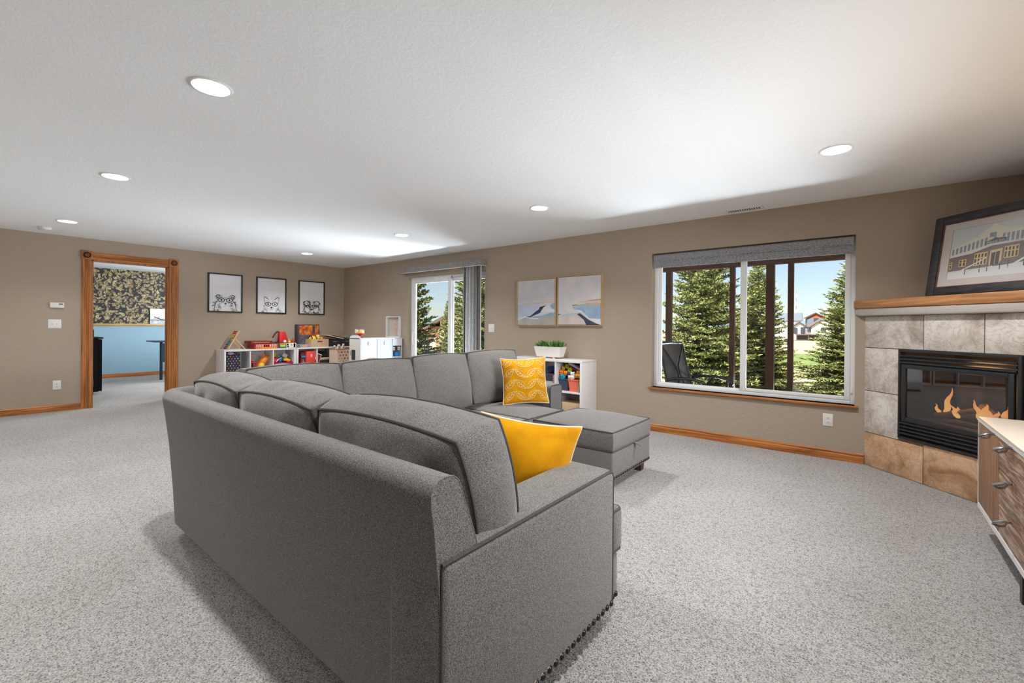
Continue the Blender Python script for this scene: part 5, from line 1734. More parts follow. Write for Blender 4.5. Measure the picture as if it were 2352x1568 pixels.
for r_ in range(6):
    for c_ in range(4):
        yy = hy0 + 0.04 + c_ * 0.062 + (0.03 if r_ % 2 else 0)
        zz = hz - 0.06 - r_ * 0.062
        if yy > hy1 - 0.02:
            continue
        mm = fcol[R.randrange(5)]
        mbf = MB()
        for p_ in range(5):
            a_ = 2 * PI * p_ / 5 + r_
            mbf.poly([(hx1 + 0.0012, yy + 0.004 * math.cos(a_ - 1), zz + 0.004 * math.sin(a_ - 1)), (hx1 + 0.0012, yy + 0.022 * math.cos(a_ - 0.35), zz + 0.022 * math.sin(a_ - 0.35)), (hx1 + 0.0012, yy + 0.025 * math.cos(a_), zz + 0.025 * math.sin(a_)), (hx1 + 0.0012, yy + 0.022 * math.cos(a_ + 0.35), zz + 0.022 * math.sin(a_ + 0.35)), (hx1 + 0.0012, yy + 0.004 * math.cos(a_ + 1), zz + 0.004 * math.sin(a_ + 1))])
        mbf.build('printed_flower', mm, hb)
for i, (yy, zz, an) in enumerate([(-0.53, 0.02, 0.5), (-0.49, 0.035, -0.3), (-0.44, 0.03, 0.2), (-0.39, 0.05, -0.4), (-0.35, 0.03, 0.5)]):
    m_ = Matrix.Translation((0.6 + 0.03 * (i % 2), yy, hz + zz)) @ Matrix.Rotation(an, 4, 'X')
    o = MB().ball((0, 0, 0.03), (0.024, 0.024, 0.024), 10, 8).ball((0, 0, -0.02), (0.018, 0.017, 0.045), 10, 8).xf(m_).build('plush_paw', C_('plush_cream', (224, 214, 204), rough=0.9), smooth=True)
    tag(o, ['leftmost', 'second', 'middle', 'fourth', 'rightmost'][i] + ' cream plush limb poking out of the floral hamper', 'plush toy', 'plush limbs in the hamper')

# ------------------------------------------------------------------ play kitchen standing across the corner
pk_ = thing('play_kitchen', 'white toy kitchen with two doors beside the sliding glass door', 'play kitchen', (1.9, -0.46, 0))
kx0, kx1, ky0, ky1, kz = 1.725, 2.055, -0.905, -0.02, 1.003
M_KSIDE = mat('toy_kitchen_side', (226, 222, 218), rough=0.4)
MB().box((kx0, ky0, 0), (kx1 - 0.02, ky0 + 0.018, kz)).build('side_panel', M_KSIDE, pk_)
MB().box((kx0, ky1 - 0.018, 0), (kx1 - 0.02, ky1, kz)).build('side_panel', M_KSIDE, pk_)
MB().box((kx0, ky0, kz - 0.02), (kx1, ky1, kz)).build('top_panel', M_WHITE2, pk_, bevel=0.003)
MB().box((kx0, ky0 + .018, 0.05), (kx0 + 0.01, ky1 - .018, kz - .02)).build('back_panel', M_KSIDE, pk_)
MB().box((kx0 + .01, ky0 + .018, 0.05), (kx1 - 0.02, ky1 - .018, 0.07)).build('bottom_panel', M_KSIDE, pk_)
for i, (a, b) in enumerate([(ky0 + 0.004, -0.578), (-0.566, -0.262)]):
    d = MB().box((kx1 - 0.02, a, 0.06), (kx1, b, kz - 0.021)).build('door', M_WHITE2, pk_, bevel=0.003)
    yc = (a + b) / 2
    MB().ball((kx1 + 0.006, yc, kz - 0.10), (0.008, 0.020, 0.034), 14, 10).add([(kx1 + 0.006, yc - 0.012, kz - 0.08), (kx1 + 0.006, yc + 0.012, kz - 0.08), (kx1 + 0.004, yc, kz - 0.035), (kx1 + 0.010, yc, kz - 0.075)], [(0, 1, 2), (0, 3, 1), (1, 3, 2), (2, 3, 0)]).build('knob', M_WHITE2, d, smooth=True)
MB().box((kx0 + .01, -0.252, 0.05), (kx1, -0.240, kz - .021)).build('divider', M_WHITE2, pk_)
MB().box((kx1 - 0.015, -0.240, kz - 0.145), (kx1, ky1 - 0.018, kz - 0.021)).build('header', M_WHITE2, pk_)
MB().box((kx0 + .01, -0.240, kz - 0.36), (kx1, ky1 - .018, kz - 0.345)).build('niche_shelf', M_WHITE2, pk_)
MB().box((kx0 + .011, -0.240, kz - 0.345), (kx0 + 0.016, ky1 - .018, kz - 0.145)).build('niche_back', BRN, pk_)
for yy, nm in ((-0.195, 'cup'), (-0.085, 'cup')):
    tg = MB().box((kx1 - 0.06, yy - 0.022, kz - 0.235), (kx1 - 0.03, yy + 0.022, kz - 0.17)).xf(Matrix.Identity(4)).build('toy_tag', WHT, pk_, bevel=0.004)
    MB().box((kx1 - 0.03, yy - 0.006, kz - 0.215), (kx1 - 0.029, yy + 0.006, kz - 0.195)).build('mark', BLK, tg)
ck = MB().box((kx1 - 0.14, -0.165, kz - 0.344), (kx1 - 0.03, -0.06, kz - 0.265)).build('toy_box', mat('toy_cyan', (52, 150, 206), (40, 130, 190), scale=10, rough=0.4), bevel=0.006)
tag(ck, 'bright blue toy box in the niche of the toy kitchen', 'toy')
# arch and chalk board on its end
MB().prism([(kx0 + 0.01, kz)] + [(kx0 + 0.01 + 0.31 * (1 - math.cos(PI * i / 10)) / 2, kz + 0.05 * math.sin(PI * i / 10) ** 0.8) for i in range(1, 10)] + [(kx0 + 0.32, kz)], ky0 + 0.001, ky0 + 0.017, 1).build('arched_crest', M_WHITE2, pk_)
cbk = MB().box((1.80, ky0 - 0.006, 0.63), (1.905, ky0, 0.80)).build('chalk_panel', mat('chalkboard', (40, 42, 44), (52, 54, 56), scale=20, rough=0.8), pk_)
for i in range(5):
    MB().box((1.815, ky0 - 0.0075, 0.65 + i * 0.028), (1.89, ky0 - 0.006, 0.655 + i * 0.028)).build('ruled_line', C_('chalk_grey', (92, 94, 96)), cbk)
MB().box((1.752, ky0 - 0.006, 0.70), (1.775, ky0, 0.78)).build('label_plate', C_('side_label', (170, 164, 156)), pk_)

# toy cake on a red stand
ca = thing('toy_cake', 'toy cake on a red pedestal on top of the toy kitchen', 'toy cake', (1.86, -0.78, kz))
cc = (1.87, -0.80)
MB().lathe([(0.055, 0.0), (0.052, 0.008), (0.02, 0.02), (0.018, 0.05), (0.05, 0.066), (0.098, 0.072), (0.10, 0.08), (0.001, 0.081)], (cc[0], cc[1], kz), 24).build('stand', RED, ca, smooth=True)
MB().lathe([(0.075, 0.081), (0.078, 0.10), (0.076, 0.125), (0.066, 0.138), (0.001, 0.14)], (cc[0], cc[1], kz), 24).build('cake', mat('toy_icing', (240, 206, 70), (236, 230, 220), scale=14, rough=0.5), ca, smooth=True)
for i in range(8):
    a_ = 2 * PI * i / 8
    MB().ball((cc[0] + 0.07 * math.cos(a_), cc[1] + 0.07 * math.sin(a_), kz + 0.132), 0.014, 8, 6).build('icing_dot', (WHT, C_('icing_blue', (110, 160, 214)), YEL)[i % 3], ca, smooth=True)

# shadow box with a giraffe
gf = thing('giraffe_shadow_box', 'white shadow box with a spotted giraffe standing on the toy kitchen', 'framed picture', (1.80, -0.045, kz), math.radians(6))
gw_, gh_, gd_ = 0.18, 0.39, 0.055
for a, b in [((-gw_, -gd_ / 2, 0), (-gw_ + 0.014, gd_ / 2, gh_)), ((gw_ - 0.014, -gd_ / 2, 0), (gw_, gd_ / 2, gh_)), ((-gw_ + .014, -gd_ / 2, 0), (gw_ - .014, gd_ / 2, 0.014)), ((-gw_ + .014, -gd_ / 2, gh_ - 0.014), (gw_ - .014, gd_ / 2, gh_))]:
    MB().box(a, b).build('frame_rail', M_WHITE, gf, local=True)
pb = MB().box((-gw_ + 0.014, gd_ / 2 - 0.006, 0.014), (gw_ - 0.014, gd_ / 2, gh_ - 0.014)).build('back_board', mat('linen_board', (184, 178, 170), rough=0.9), gf, local=True)
M_GIR = mat('giraffe_spots', (196, 138, 118), (226, 196, 184), scale=40, rough=0.8, kind='noise')
gy = gd_ / 2 - 0.009
mbg = MB()
def flat(pts):
    mbg.prism(pts, gy, gy + 0.003, 1)
flat([(-0.02, 0.345), (0.0, 0.362), (0.022, 0.35), (0.018, 0.325), (0.03, 0.24), (0.06, 0.205), (0.10, 0.20), (0.115, 0.17), (0.105, 0.14), (0.03, 0.135), (0.012, 0.17), (0.0, 0.22), (-0.002, 0.318), (-0.03, 0.318)])
for lx in (0.024, 0.05, 0.078, 0.1):
    flat([(lx, 0.145), (lx + 0.011, 0.145), (lx + 0.008, 0.04), (lx + 0.001, 0.04)])
flat([(-0.004, 0.36), (0.0, 0.36), (-0.004, 0.378), (-0.008, 0.378)])
mbg.build('giraffe_cutout', M_GIR, pb, local=True)

# ------------------------------------------------------------------ things in the shelf below the canvases
bx = lambda x: x
sx0 = 6.03 - (3 * 0.352 + 4 * 0.018 + 0.02)
CB = 0.412


def bucket(lab, xa, xb, m, h=0.17, y0=-0.33, y1=-0.16):
    t = thing('toy_bucket', lab, 'storage bin', ((xa + xb) / 2, (y0 + y1) / 2, CB), 0)
    tp = 0.018
    vs = [(xa + tp, y0 + tp, CB), (xb - tp, y0 + tp, CB), (xb - tp, y1 - tp, CB), (xa + tp, y1 - tp, CB), (xa, y0, CB + h), (xb, y0, CB + h), (xb, y1, CB + h), (xa, y1, CB + h)]
    e = 0.005
    vi = [(xa + tp + e, y0 + tp + e, CB + e), (xb - tp - e, y0 + tp + e, CB + e), (xb - tp - e, y1 - tp - e, CB + e), (xa + tp + e, y1 - tp - e, CB + e), (xa + e, y0 + e, CB + h), (xb - e, y0 + e, CB + h), (xb - e, y1 - e, CB + h), (xa + e, y1 - e, CB + h)]
    fs = [(0, 3, 2, 1), (0, 1, 5, 4), (1, 2, 6, 5), (2, 3, 7, 6), (3, 0, 4, 7), (8, 9, 10, 11), (8, 12, 13, 9), (9, 13, 14, 10), (10, 14, 15, 11), (11, 15, 12, 8), (4, 5, 13, 12), (5, 6, 14, 13), (6, 7, 15, 14), (7, 4, 12, 15)]
    MB().add(vs + vi, fs).build('body', m, t)
    MB().box((xa - 0.004, y0 - 0.004, CB + h - 0.012), (xb + 0.004, y0 + 0.002, CB + h + 0.003)).build('rim', m, t)
    return t


bucket('coral plastic bucket in the shelf below the canvases', 5.815, 5.965, CORAL, 0.155, -0.36, -0.2)
bucket('dark blue fabric bucket next to the coral one', 5.66, 5.80, C_('fabric_slate', (66, 76, 98), rough=0.9), 0.15, -0.33, -0.16)
pl = [('lime', (170, 190, 40)), ('orange', (244, 130, 34)), ('teal', (20, 152, 178)), ('yellow', (236, 190, 50)), ('plum', (120, 24, 56)), ('white', (232, 226, 220)), ('navy', (46, 60, 100)), ('ochre', (212, 150, 40))]
PMt = {k: C_('plush_' + k, v, rough=0.85) for k, v in pl}
heap = [('orange', 5.685, -0.30, 0.225, 0.036, 'round orange plush toy above the dark blue bucket'), ('orange', 5.755, -0.31, 0.222, 0.032, 'smaller orange plush toy beside the round one'), ('teal', 5.71, -0.31, 0.172, 0.042, 'teal plush toy in the dark blue bucket'), ('yellow', 5.695, -0.27, 0.275, 0.028, 'tall yellow plush toy on the heap'),
        ('lime', 5.755, -0.27, 0.305, 0.034, 'upper lime green plush toy on the heap'), ('lime', 5.805, -0.30, 0.262, 0.034, 'lower lime green plush toy on the heap'), ('navy', 5.80, -0.31, 0.215, 0.03, 'navy plush toy between the buckets'), ('white', 5.86, -0.325, 0.218, 0.03, 'upper white plush toy in the coral bucket'), ('white', 5.865, -0.335, 0.172, 0.03, 'lower white plush toy in the coral bucket'),
        ('ochre', 5.915, -0.31, 0.195, 0.03, 'ochre plush toy in the coral bucket beside the white ones'), ('ochre', 5.935, -0.30, 0.24, 0.033, 'topmost ochre plush toy over the coral bucket'), ('ochre', 5.965, -0.32, 0.195, 0.032, 'ochre plush toy at the shelf side'), ('white', 5.825, -0.335, 0.178, 0.024, 'small white plush toy at the bucket edge')]
for i, (cn, x, y, z, r_, lab) in enumerate(heap):
    t = thing('plush_toy', lab, 'plush toy', (x, y, CB + z - r_), 0, 'plush toys in the shelf')
    MB().ball((x, y, CB + z), (r_, r_ * 0.9, r_), 12, 9, 0.15, i).build('body', PMt[cn], t, smooth=True)
    MB().ball((x - r_ * 0.35, y - r_ * 0.8, CB + z + r_ * 0.15), r_ * 0.2, 6, 5).ball((x + r_ * 0.35, y - r_ * 0.8, CB + z + r_ * 0.15), r_ * 0.2, 6, 5).build('eyes', BLK, t)
    for s_ in (-1, 1):
        MB().ball((x + s_ * r_ * 0.7, y, CB + z + r_ * 0.75), r_ * 0.35, 8, 6).build('ear', PMt[cn], t, smooth=True)
pp_ = thing('plum_toy_purse', 'plum coloured toy purse on top of the plush heap', 'toy bag', (5.86, -0.25, CB + 0.26))
MB().ball((0, 0, 0), (0.075, 0.04, 0.05), 14, 10).xf(Matrix.Translation((5.85, -0.25, CB + 0.31)) @ Matrix.Rotation(math.radians(28), 4, 'Y')).build('body', PMt['plum'], pp_, smooth=True)
MB().tube([(5.80, -0.29, CB + 0.33), (5.84, -0.30, CB + 0.285), (5.90, -0.29, CB + 0.27)], 0.008, 6).build('strap', C_('strap_rose', (190, 40, 70)), pp_, smooth=True)
bk = MB().box((-0.1, -0.1, -0.012), (0.1, 0.1, 0.012)).xf(Matrix.Translation((5.895, -0.23, CB + 0.315)) @ Matrix.Rotation(math.radians(24), 4, 'Y')).build('flat_game_box', C_('box_lilac', (176, 170, 182)))
tag(bk, 'pale lilac box lying aslant at the top of the cubby', 'box')
bk = MB().box((-0.006, -0.1, 0), (0.006, 0.1, 0.17)).xf(Matrix.Translation((5.968, -0.27, CB)) @ Matrix.Rotation(math.radians(8), 4, 'Y')).build('leaning_board', CARD)
tag(bk, 'thin beige board leaning beside the coral bucket', 'board')
# middle cubby
item = [('red_tray', 'flat orange tray in the middle cubby of the shelf below the canvases', CORAL, (5.34, -0.34, CB), (5.57, -0.12, CB + 0.02)), ('book_stack', 'upright comic box in the middle cubby', mat('comic_cover', (206, 90, 60), (70, 130, 170), scale=20, rough=0.5), (5.578, -0.35, CB), (5.626, -0.16, CB + 0.19)), ('toy_case', 'clear lidded craft box in the middle cubby', C_('clear_grey', (170, 174, 184), rough=0.25), (5.42, -0.33, CB + 0.021), (5.565, -0.15, CB + 0.10))]
for nm, lab, mm, a, b in item:
    tag(MB().box(a, b).build(nm, mm, bevel=0.006), lab, 'box')
tag(MB().ball((5.49, -0.25, CB + 0.25), (0.06, 0.05, 0.045), 12, 8, 0.3, 8).build('blue_cloth', C_('cloth_blue', (44, 66, 120), rough=0.9), smooth=True), 'blue cloth on top of the craft box', 'cloth')
tag(MB().box((5.40, -0.30, CB + 0.101), (5.56, -0.17, CB + 0.20)).build('dark_carton', C_('carton_dark', (60, 58, 66)), bevel=0.006), 'dark box under the blue cloth in the middle cubby', 'box')
# lower cubby
for i in range(4):
    o = MB().box((-0.15, -0.13, 0), (0.15, 0.13, 0.026)).xf(Matrix.Translation((5.835 - 0.012 * i, -0.22, 0.03 + 0.027 * i + 0.0)) @ Matrix.Rotation(0.06 * (i - 1), 4, 'Z')).build('flat_folder', [BRN, C_('folder_grey', (120, 110, 104)), mat('folder_tan', (190, 140, 70), (206, 158, 90), scale=4), mat('folder_amber', (214, 160, 70), rough=0.6)][i], bevel=0.002)
    tag(o, ['dark brown folder at the bottom of the low cubby stack', 'grey folder second in the low cubby stack', 'tan folder third in the low cubby stack', 'amber folder on top of the low cubby stack'][i], 'folder')
o = MB().box((-0.15, -0.14, 0), (0.15, 0.14, 0.13)).xf(Matrix.Translation((5.835, -0.20, 0.14))).build('storage_carton', CARD, bevel=0.003)
tag(o, 'brown carton on the folders in the low cubby', 'box')

# ------------------------------------------------------------------ planter
pt = thing('succulent_planter', 'white tapered planter with green succulents on the shelf below the canvases', 'planter', (5.445, -0.215, 0.805))
zb, ztp = 0.826, 0.962
MB().add([(5.265, -0.27, zb), (5.625, -0.27, zb), (5.625, -0.16, zb), (5.265, -0.16, zb), (5.235, -0.295, ztp), (5.655, -0.295, ztp), (5.655, -0.135, ztp), (5.235, -0.135, ztp),
          (5.245, -0.285, ztp), (5.645, -0.285, ztp), (5.645, -0.145, ztp), (5.245, -0.145, ztp), (5.248, -0.282, ztp - 0.02), (5.642, -0.282, ztp - 0.02), (5.642, -0.148, ztp - 0.02), (5.248, -0.148, ztp - 0.02)],
         [(0, 3, 2, 1), (0, 1, 5, 4), (1, 2, 6, 5), (2, 3, 7, 6), (3, 0, 4, 7), (4, 5, 9, 8), (5, 6, 10, 9), (6, 7, 11, 10), (7, 4, 8, 11), (8, 9, 13, 12), (9, 10, 14, 13), (10, 11, 15, 14), (11, 8, 12, 15)]).build('pot', mat('white_ceramic', (236, 230, 224), rough=0.35), pt)
MB().poly([(5.248, -0.282, ztp - 0.018), (5.642, -0.282, ztp - 0.018), (5.642, -0.148, ztp - 0.018), (5.248, -0.148, ztp - 0.018)]).build('soil', mat('dark_soil', (50, 40, 32), (70, 58, 46), scale=60, rough=1), pt)
for (x, y) in [(5.31, -0.25), (5.53, -0.25), (5.31, -0.18), (5.53, -0.18)]:
    MB().lathe([(0.018, 0.0), (0.02, 0.01), (0.019, 0.0215)], (x, y, 0.805), 14).build('wood_foot', LWD, pt, smooth=True)
rr_ = random.Random(21)
M_SUC = mat('succulent_green', (44, 92, 36), (104, 150, 70), rough=0.5, island=True)
for i in range(34):
    px, py = rr_.uniform(5.265, 5.625), rr_.uniform(-0.272, -0.158)
    mbp = MB()
    hh = rr_.uniform(0.075, 0.125)
    for k in range(16):
        a_ = rr_.uniform(0, 2 * PI)
        el = rr_.uniform(0.35, 1.45)
        d = Vector((math.cos(a_) * math.cos(el), math.sin(a_) * math.cos(el), math.sin(el)))
        s = d.orthogonal().normalized() * 0.0045
        t2 = d.cross(s).normalized() * 0.002
        o_ = Vector((px, py, ztp - 0.022))
        m1, m2 = o_ + d * hh * 0.6, o_ + d * hh
        mbp.add([o_ - s, o_ + s, m1 + s * 1.2, m1 - s * 1.2, m2, m1 + t2 * 2], [(0, 1, 2, 3), (3, 2, 4), (2, 5, 4), (3, 4, 5)])
    mbp.build('rosette', M_SUC, pt)
# ------------------------------------------------------------------ office seen through the door
M_BLKC = mat('black_lacquer', (9, 10, 13), rough=0.6, spec=0.2)
oc = thing('black_cabinet', 'tall black cabinet just inside the office door', 'cabinet', (-1.75, -4.0, 0))
MB().box((-2.1, -4.45, 0.05), (-1.5, -3.66, 0.955)).build('body', M_BLKC, oc)
MB().box((-2.1, -4.45, 0.0), (-1.52, -3.72, 0.05)).build('plinth', M_BLKC, oc)
MB().box((-2.12, -4.47, 0.957), (-1.48, -3.60, 0.98)).build('top_panel', M_BLKC, oc, bevel=0.003)
MB().box((-2.09, -3.658, 0.06), (-1.51, -3.612, 0.945)).build('door', M_BLKC, oc, bevel=0.002)
la = thing('table_lamp', 'small lamp with a white shade on the black office cabinet', 'lamp', (-1.8, -3.86, 0.98))
MB().lathe([(0.07, 0.0), (0.07, 0.012), (0.02, 0.03), (0.014, 0.30), (0.014, 0.32)], (-1.8, -3.86, 0.98), 20).build('base', M_BLKC, la, smooth=True)
m_sh = mat('lit_lamp_shade', (250, 240, 224), rough=0.9, emit=1.6, emit_c=(255, 236, 205))
MB().lathe([(0.125, 0.30), (0.10, 0.60)], (-1.8, -3.86, 0.98), 28, cap=False).build('shade', m_sh, la, smooth=True)
ld = bpy.data.lights.new('lamp_bulb', 'POINT')
ld.energy = 10
ld.color = (1.0, 0.78, 0.5)
ld.shadow_soft_size = 0.05
lo = bpy.data.objects.new('lamp_bulb', ld)
COL.objects.link(lo)
lo.parent = la
lo.location = (0, 0, 0.45)

dk_ = thing('office_desk', 'dark slate desk with metal legs at the far side of the office', 'desk', (-3.0, -1.9, 0))
M_DESK = mat('slate_desk', (58, 70, 80), rough=0.4)
M_DLEG = mat('desk_leg', (20, 26, 34), rough=0.4)
MB().box((-3.42, -2.62, 0.832), (-2.72, -1.0, 0.856)).build('desk_top', M_DESK, dk_, bevel=0.002)
for (x, y) in [(-2.82, -2.40), (-3.24, -2.40), (-2.82, -1.15), (-3.24, -1.15)]:
    MB().box((x - 0.022, y - 0.022, 0), (x + 0.022, y + 0.022, 0.832)).build('leg', M_DLEG, dk_)
MB().box((-3.22, -2.41, 0.40), (-2.84, -2.39, 0.80)).build('end_panel', mat('desk_panel', (70, 92, 112), rough=0.5), dk_)
ph = thing('landscape_photo', 'black and white landscape photograph standing on the office ledge', 'framed picture', (OX + 0.05, -2.0, 1.213))
ppb = MB().box((OX + 0.02, -2.345, 1.214), (OX + 0.045, -1.62, 1.57)).build('panel', mat('photo_paper', (226, 228, 236), rough=0.5), ph)
def pho(pts, m, d):
    MB().poly([(OX + 0.0455 + d, y, z) for y, z in pts]).build('photo_area', m, ppb)
pho([(-2.34, 1.215), (-1.63, 1.215), (-1.63, 1.285), (-2.34, 1.30)], mat('photo_snow', (150, 156, 172), (214, 218, 228), scale=14), 0.0003)
pho([(-2.34, 1.30), (-1.63, 1.29), (-1.63, 1.312), (-2.34, 1.316)], M_DARK, 0.0006)
pho([(-2.28, 1.385), (-2.22, 1.37), (-2.17, 1.34), (-2.08, 1.325), (-1.98, 1.33), (-1.9, 1.35), (-1.8, 1.37), (-1.85, 1.34), (-1.95, 1.316), (-2.15, 1.318), (-2.22, 1.345)], M_DARK, 0.0006)
for i in range(9):
    y = -2.26 + i * 0.05
    pho([(y, 1.33), (y + 0.012, 1.33), (y + 0.03 * math.sin(i * 2.1) + 0.01, 1.37 + 0.025 * math.cos(i)), (y + 0.03 * math.sin(i * 2.1), 1.372 + 0.025 * math.cos(i))], M_DARK, 0.0008)
# ------------------------------------------------------------------ outdoors
GZ = -1.2


def gz(x, y):
    d = math.hypot(x - 6, y)
    return GZ - max(0.0, d - 18) * 0.0095


def ground_mat():
    m = mat('dry_ground', (206, 178, 138), (226, 202, 166), scale=0.9, rough=1.0, detail=8, bump=0.4, bscale=6)
    return m


rad = [0.2, 3, 6, 9, 12, 16, 22, 30, 45, 70, 110, 170, 260, 420, 700, 1200]
vs, fs = [], []
nseg = 72
for r_ in rad:
    for k in range(nseg):
        a_ = 2 * PI * k / nseg
        x, y = 6 + r_ * math.cos(a_), r_ * math.sin(a_)
        vs.append((x, y, gz(x, y) if r_ < 300 else gz(x, y) * 0 - 3.5 - (r_ - 260) * 0.002))
for i in range(len(rad) - 1):
    for k in range(nseg):
        l = (k + 1) % nseg
        fs.append((i * nseg + k, (i + 1) * nseg + k, (i + 1) * nseg + l, i * nseg + l))
fs.append(tuple(range(nseg)))
struct(MB().add(vs, fs).build('ground', ground_mat(), smooth=True))
# mown lawn
lawn = []
for k in range(40):
    a_ = 2 * PI * k / 40
    lx, ly = 4.6 + (13 + 2 * math.sin(3 * a_)) * math.cos(a_), 39 + (12 + 1.5 * math.cos(2 * a_)) * math.sin(a_)
    lawn.append((lx, ly, gz(lx, ly) + 0.10))
lawn.insert(0, (4.6, 39, gz(4.6, 39) + 0.14))
struct(MB().add(lawn, [(0, k + 1, (k + 1) % 40 + 1) for k in range(40)]).build('lawn', mat('lawn_grass', (112, 134, 66), (150, 168, 94), scale=1.6, rough=1.0, detail=8, bump=0.3, bscale=30)))

# far ridge
rv = []
rn_ = 60
for i in range(rn_ + 1):
    a_ = math.radians(70 + 120 * i / rn_)
    rr0 = 1150
    h_ = 6 + 20 * (0.5 + 0.5 * noise.noise(Vector((i * 0.16, 0.3, 0)))) + (12 if 34 < i < 52 else 0) * math.sin(PI * max(0, min(1, (i - 34) / 18)))
    x, y = 6 + rr0 * math.cos(a_), rr0 * math.sin(a_)
    rv += [(x, y, -8), (x * 1.05, y * 1.05, h_), (x * 1.25, y * 1.25, -8)]
fs = []
for i in range(rn_):
    for k in range(2):
        fs.append((3 * i + k, 3 * i + 3 + k, 3 * i + 4 + k, 3 * i + 1 + k))
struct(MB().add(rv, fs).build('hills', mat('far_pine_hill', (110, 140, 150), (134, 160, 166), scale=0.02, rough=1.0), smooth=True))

# ---- spruces
M_NEEDLE = mat('spruce_needles', (58, 76, 40), (172, 176, 110), rough=0.75, island=True, spec=0.2, ramp=(0.0, 1.0))
M_BARK = mat('spruce_bark', (74, 58, 46), (98, 80, 66), scale=8, stretch=(3, 3, 0.6), rough=0.95)


def spruce_meshes(h, r, seed):
    rs = random.Random(seed)
    tv, tf = [], []
    trunk = MB().tube([(0, 0, -0.1), (0.02, 0, h * 0.3), (0, 0.02, h * 0.6), (0, 0, h * 0.99)], 0.1, 8, rr=[0.11, 0.085, 0.05, 0.012])
    fol = MB()
    V, Fc = [], []
    def tuft(p, d, ln, wd):
        s = d.orthogonal()
        s.rotate(Matrix.Rotation(rs.uniform(0, PI), 3, d))
        s = s.normalized() * wd * 1.5
        n = len(V)
        V.extend([p - s * 0.5, p + s * 0.5, p + d * ln * 0.55 + s, p + d * ln, p + d * ln * 0.55 - s])
        Fc.append((n, n + 1, n + 2, n + 3, n + 4))
    z = 0.12
    while z < h * 0.985:
        f = z / h
        L = r * (1 - f) ** 0.85 * (0.92 + 0.16 * noise.noise(Vector((z * 1.3, seed, 0)))) + 0.05
        nb = max(5, int(12 * (1 - 0.4 * f)))
        a0 = rs.uniform(0, 6.28)
        for k in range(nb):
            a = a0 + 2 * PI * k / nb + rs.uniform(-0.25, 0.25)
            l = L * rs.uniform(0.72, 1.12)
            zz = z + rs.uniform(-0.06, 0.06)
            slope = -0.28 + 0.75 * f + rs.uniform(-0.08, 0.08)
            ca, sa = math.cos(a), math.sin(a)
            st = max(0.055, l / 26)
            t = 0.12 * l
            prev = None
            while t < l:
                q = t / l
                p = Vector((ca * t, sa * t, zz + slope * t + 0.22 * q * q * l * 0.6))
                fw = Vector((ca, sa, slope + 0.2 * q)).normalized()
                tw = (0.12 + 0.30 * l * (1 - q) * min(1, q * 3)) * rs.uniform(0.7, 1.1)
                for sg in (-1, 1):
                    sd = Vector((-sa * sg, ca * sg, 0)) * 0.85 + fw * 0.7 + Vector((0, 0, rs.uniform(-0.25, 0.15)))
                    sd.normalize()
                    nt_ = max(1, int(tw / 0.075))
                    for j in range(nt_):
                        pp2 = p + sd * (tw * (j + 0.3) / nt_)
                        for _ in range(2):
                            dd = (sd + Vector((rs.uniform(-.7, .7), rs.uniform(-.7, .7), rs.uniform(-.35, .7)))).normalized()
                            tuft(pp2, dd, rs.uniform(0.07, 0.12), 0.012)
                tuft(p, (fw + Vector((rs.uniform(-.4, .4), rs.uniform(-.4, .4), rs.uniform(0, .8)))).normalized(), 0.11, 0.012)
                t += st
            tuft(Vector((ca * l, sa * l, zz + slope * l + 0.13 * l)), Vector((ca, sa, slope + 0.3)).normalized(), 0.14, 0.012)
        z += 0.085 + 0.04 * f + rs.uniform(0, 0.04)
    for j in range(30):
        tuft(Vector((0, 0, h * (0.93 + 0.07 * j / 30))), Vector((rs.uniform(-1, 1), rs.uniform(-1, 1), 0.9)).normalized(), 0.1, 0.012)
    fol.v, fol.f = V, Fc
    return trunk, fol


TR = [('tall spruce filling the first pane of the big window', (5.02, 8.6), 6.6, 1.75, 1),
      ('slim spruce seen behind the dark porch posts', (5.66, 13.2), 5.1, 1.5, 2),
      ('spruce at the fireplace side of the big window', (8.55, 10.2), 4.55, 1.75, 1),
      ('spruce at the handle side of the sliding door', (-2.75, 3.75), 6.2, 1.5, 2),
      ('dense spruce behind the gathered blind of the sliding door', (-0.15, 4.45), 6.4, 1.55, 1),
      ('slender spruce with a clear tip seen through the sliding door', (-3.8, 6.62), 3.4, 0.78, 2)]
proto = {}
for lab, (x, y), h_, r_, sd in TR:
    if sd not in proto:
        t = thing('spruce_tree', lab, 'tree', (x, y, gz(x, y)), 0, 'spruces outside')
        trk, fol = spruce_meshes(h_, r_, sd)
        trk.build('trunk', M_BARK, t, local=True, smooth=True)
        fo = fol.build('needles', M_NEEDLE, t, local=True)
        fo['kind'] = 'stuff'
        proto[sd] = (t, h_, r_)
    else:
        p_, h0, r0_ = proto[sd]
        dup(p_, None, (x, y, gz(x, y)), x * 3.7, lab, (r_ / r0_, r_ / r0_, h_ / h0))

